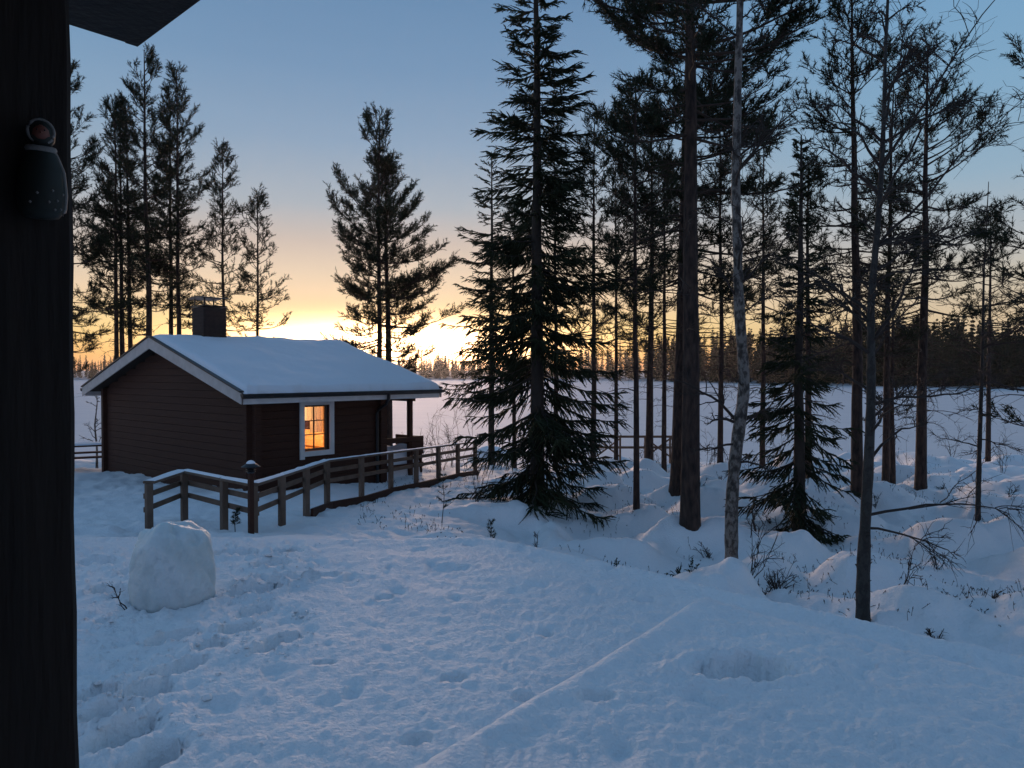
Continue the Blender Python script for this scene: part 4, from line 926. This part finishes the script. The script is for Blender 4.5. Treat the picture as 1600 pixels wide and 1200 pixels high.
bare_shrub('thin upright twig in front of the big spruce', 838, 10.4, .5, 2, 507, .2)
bare_shrub('bare shrubs behind the railing near the porch', 690, 21, 1.6, 6, 508, .5)
bare_shrub('bare sapling left of the big spruce, beyond the railing', 722, 20.5, 2.2, 3, 509, .2)
for i in range(36):
    g = np.random.default_rng(600 + i)
    px = g.uniform(1100, 1620) if i < 26 else g.uniform(860, 1100); d = g.uniform(8.2, 22); d = max(d, 9.0 if px < 1250 else 7.4)
    bare_shrub('low bare twigs sticking out of the snow among the hummocks', px, d, g.uniform(.18, .5), int(g.integers(3, 7)), 700 + i, g.uniform(.5, 1.1), group='low bare twigs among the hummocks')
for i, (px, d, h) in enumerate([(655, 23, 1.5), (678, 25, 1.8), (705, 24, 1.3), (1000, 23.5, 1.2), (1028, 25, 1.5), (1110, 24, 1.4), (1205, 23, 1.2), (1215, 25.5, 1.6), (1420, 23, 1.3), (1490, 24.5, 1.5), (1570, 22, 1.4)]):
    bare_shrub('thin leafless shrub standing by the lake shore', px, d, h, 5, 1200 + i, .5, group='leafless shrubs along the lake shore')
def sapling(label, px, d, h, seed):
    g = np.random.default_rng(seed); x = at(px, d); t = thing('pine_sapling', label, 'sapling', (x, d, gzd(x, d))); w = Acc(); a = Acc()
    T = trunk_line(h, (.03, 0), .006, 10, g); w.tube(T, .008 * (1 - .7 * np.linspace(0, 1, 10)) + .001, 5)
    C, D = [], []
    for z in np.linspace(.3 * h, h * .97, 6):
        for _ in range(3):
            az_ = g.uniform(0, 6.28); L = .20 * h * (1.15 - z / h) + .03; dd = norm(np.array([math.cos(az_), math.sin(az_), .7])); p0 = poly_at(T, np.array([(z + .25) / (h + .25)]))[0]; w.tubes((p0 + dd * np.linspace(0, L, 4)[:, None])[None], np.full((1, 4), .003), 3)
            f = g.uniform(.3, 1, 30)[:, None]; C.append(p0 + dd * L * f); D.append(norm(dd * .6 + g.normal(size=(30, 3)) * .5))
    a.blades(np.concatenate(C), np.concatenate(D), .006, .05); obj('stem', w, M['twig'], t, True); obj('needles', a, M['pine_needle'], t)
sapling('knee high pine sapling in the snow before the railing', 690, 11.8, .78, 801)
sapling('tiny pine sapling right of the railing post beneath the cabin', 366, 9.9, .30, 802)
sapling('little pine sapling left of the big spruce foot', 766, 11.2, .42, 803)
sapling('small pine sapling beyond the bent birch by the lake', 1168, 19, .75, 804)
# berry stalks and leaf bits: uncountable ground cover
gc = Acc(); g = np.random.default_rng(900); n = 6500
px = g.uniform(560, 1640, n); d = g.uniform(8.6, 27, n); d = np.where(px > 1250, g.uniform(7.0, 27, n), d); x = at(px, d); keep = (.698 * x + .716 * d - 5.55 > .75) & (vnoise(x * .7, d * .7, 90) + .25 * vnoise(x * 3, d * 3, 91) > .04)
x = x[keep]; d = d[keep]; z = ground(x, d); n = len(x)
P0 = np.stack([x, d, z - .02], 1); dr = norm(g.normal(size=(n, 3)) * .45 + np.array([0, 0, 1.])); hh = g.uniform(.04, .15, n)[:, None]
gc.tubes(np.stack([P0, P0 + dr * hh * .6 + g.normal(size=(n, 3)) * .008, P0 + dr * hh], 1), np.full((n, 3), .0028), 3)
lf = np.repeat(P0 + dr * hh * .8, 3, 0); gc.blades(lf, norm(g.normal(size=(len(lf), 3))), .012, g.uniform(.01, .03, len(lf)))
tag(obj('berry_stalks', gc, M['twig']), 'dark dwarf shrub stalks poking through the snow between the trees', 'undergrowth', None, 'stuff')
# dark evergreen sprigs on the bank below the massive pine
for i, (px, py, d) in enumerate([(1037, 868, 9.9), (1062, 905, 8.8), (1082, 912, 8.5), (1000, 885, 9.6), (1095, 872, 9.8), (965, 860, 10.4)]):
    x = at(px, d); g = np.random.default_rng(950 + i); a = Acc(); C, D = [], []
    for k in range(4):
        dd = norm(g.normal(size=3) * .5 + np.array([0, 0, 1.])); l = g.uniform(.08, .2); f = g.uniform(.2, 1, 9)[:, None]; C.append(dd * l * f); D.append(norm(dd * .3 + g.normal(size=(9, 3)))); a.tubes((dd * np.linspace(-.05, l, 3)[:, None])[None], np.full((1, 3), .003), 3)
    a.blades(np.concatenate(C), np.concatenate(D), .022, .035); o = obj('evergreen_sprig', a, M['pine_needle']); o.location = (x, d, gzd(x, d)); tag(o, 'dark evergreen sprig on the snow bank left of the bent birch', 'sprig', 'dark sprigs on the snow bank')

# ------------------------------------------------------------------ lakeside bits
px, d = 1000, 28.0; zg = CZ - 3.3
FB = thing('footbridge_railing', 'low dark crossed railing by the lake, left of the massive pines', 'railing', (at(px, d), d, zg))
for k in range(5):
    a = Acc(); a.box((-1.7 + k * .95, 0, .35), (1.1, .07, .07), (0, 0, 1), (0, 1, 0), bev=.005); obj('post', a, M['wood'], FB)
for zz in (.86, .45):
    a = Acc(); a.box((.2, -.05, zz), (4.0, .035, .09), bev=.005); obj('rail', a, M['wood'], FB)
for k in (0, 2, 3):
    for s in (-1, 1):
        p = np.array([-1.7 + k * .95, -.09 - .03 * s, .45 - .36 * s]); q = np.array([-1.7 + (k + 1) * .95, -.09 - .03 * s, .45 + .36 * s]); L = np.linalg.norm(q - p); a = Acc(); a.box((p + q) / 2, (L, .025, .06), (q - p) / L, (0, 1, 0), bev=.004); obj('brace', a, M['wood'], FB)
px, d = 136, 21.5; x = at(px, d)
PT = thing('picnic_table', 'dark picnic table dusted with snow at the left behind the cabin', 'table', (x, d, gz(x, d)), .5)
for yv_ in (-.3, -.1, .1, .3):
    a = Acc(); a.box((0, yv_, .72), (1.7, .185, .045), bev=.006); obj('top_plank', a, M['darkwood'], PT)
for yv_ in (-.75, .75):
    a = Acc(); a.box((0, yv_, .43), (1.7, .24, .045), bev=.006); obj('bench_plank', a, M['darkwood'], PT)
for xv in (-.6, .6):
    a = Acc(); a.box((xv, 0, .38), (.05, 1.75, .09)); obj('cross_beam', a, M['darkwood'], PT)
    for s in (-1, 1):
        a = Acc(); p = np.array([xv + .05, s * .62, -.1]); q = np.array([xv + .05, s * .22, .70]); L = np.linalg.norm(q - p); a.box((p + q) / 2, (L, .09, .045), (q - p) / L, norm(np.cross((q - p) / L, [1, 0, 0]))); obj('leg', a, M['darkwood'], PT)
a = Acc(); xs = np.linspace(-.84, .84, 40); ys = np.linspace(-.38, .38, 16); X, Y = np.meshgrid(xs, ys); e = np.minimum(1, np.minimum((.84 - np.abs(X)) / .06, (.38 - np.abs(Y)) / .06)); Z = .745 + (.045 + .02 * vnoise(X * 3, Y * 3, 70)) * np.sqrt(np.clip(e, 0, 1)); k = np.arange(15)[:, None] * 40; i = np.arange(39)[None]
a.add(np.stack([X, Y, Z], -1).reshape(-1, 3), q=np.stack([k + i, k + i + 1, k + 41 + i, k + 40 + i], -1).reshape(-1, 4)); obj('snow_layer', a, M['roof_snow'], PT, True)
px, d = 768, 33.0; x = at(px, d); a = Acc(); n = 40; t = np.linspace(0, 2 * math.pi, n, endpoint=False)
rows = [(1.0, -.3), (.96, .0), (.88, .25), (.7, .52), (.45, .7), (.2, .78), (.01, .80)]; V = []
for r, h in rows:
    k = 1 + .18 * vnoise(np.cos(t) * 1.5 + 3, np.sin(t) * 1.5 + h, 75); V.append(np.stack([r * 1.15 * k * np.cos(t), r * .9 * k * np.sin(t), np.full(n, h) + .06 * vnoise(np.cos(t) * 3 * r, np.sin(t) * 3 * r, 76)], 1))
V = np.array(V); m = len(V); k = np.arange(m - 1)[:, None] * n; i = np.arange(n)[None]; j = (i + 1) % n
a.add(V.reshape(-1, 3), q=np.stack([k + i, k + j, k + n + j, k + n + i], -1).reshape(-1, 4)); o = obj('snow_heap', a, M['roof_snow'], None, True); o.location = (x, d, max(gz(x, d), 0) + .55)
tag(o, 'rounded white snow heap by the lake, seen behind the big spruce', 'snow heap')

# ------------------------------------------------------------------ thin frosty air
a = Acc(); a.box((0, 900, 11), (4400, 2640, 26.4)); hz = obj('haze', a, None); tag(hz, kind='stuff')
m = bpy.data.materials.new('haze_air'); m.use_nodes = True; t = m.node_tree; t.nodes.clear(); o = t.nodes.new('ShaderNodeOutputMaterial'); v = t.nodes.new('ShaderNodeVolumePrincipled')
v.inputs['Density'].default_value = .00009; v.inputs['Anisotropy'].default_value = .78; v.inputs['Color'].default_value = (.95, .93, .92, 1); t.links.new(v.outputs[0], o.inputs['Volume']); hz.data.materials.append(m)
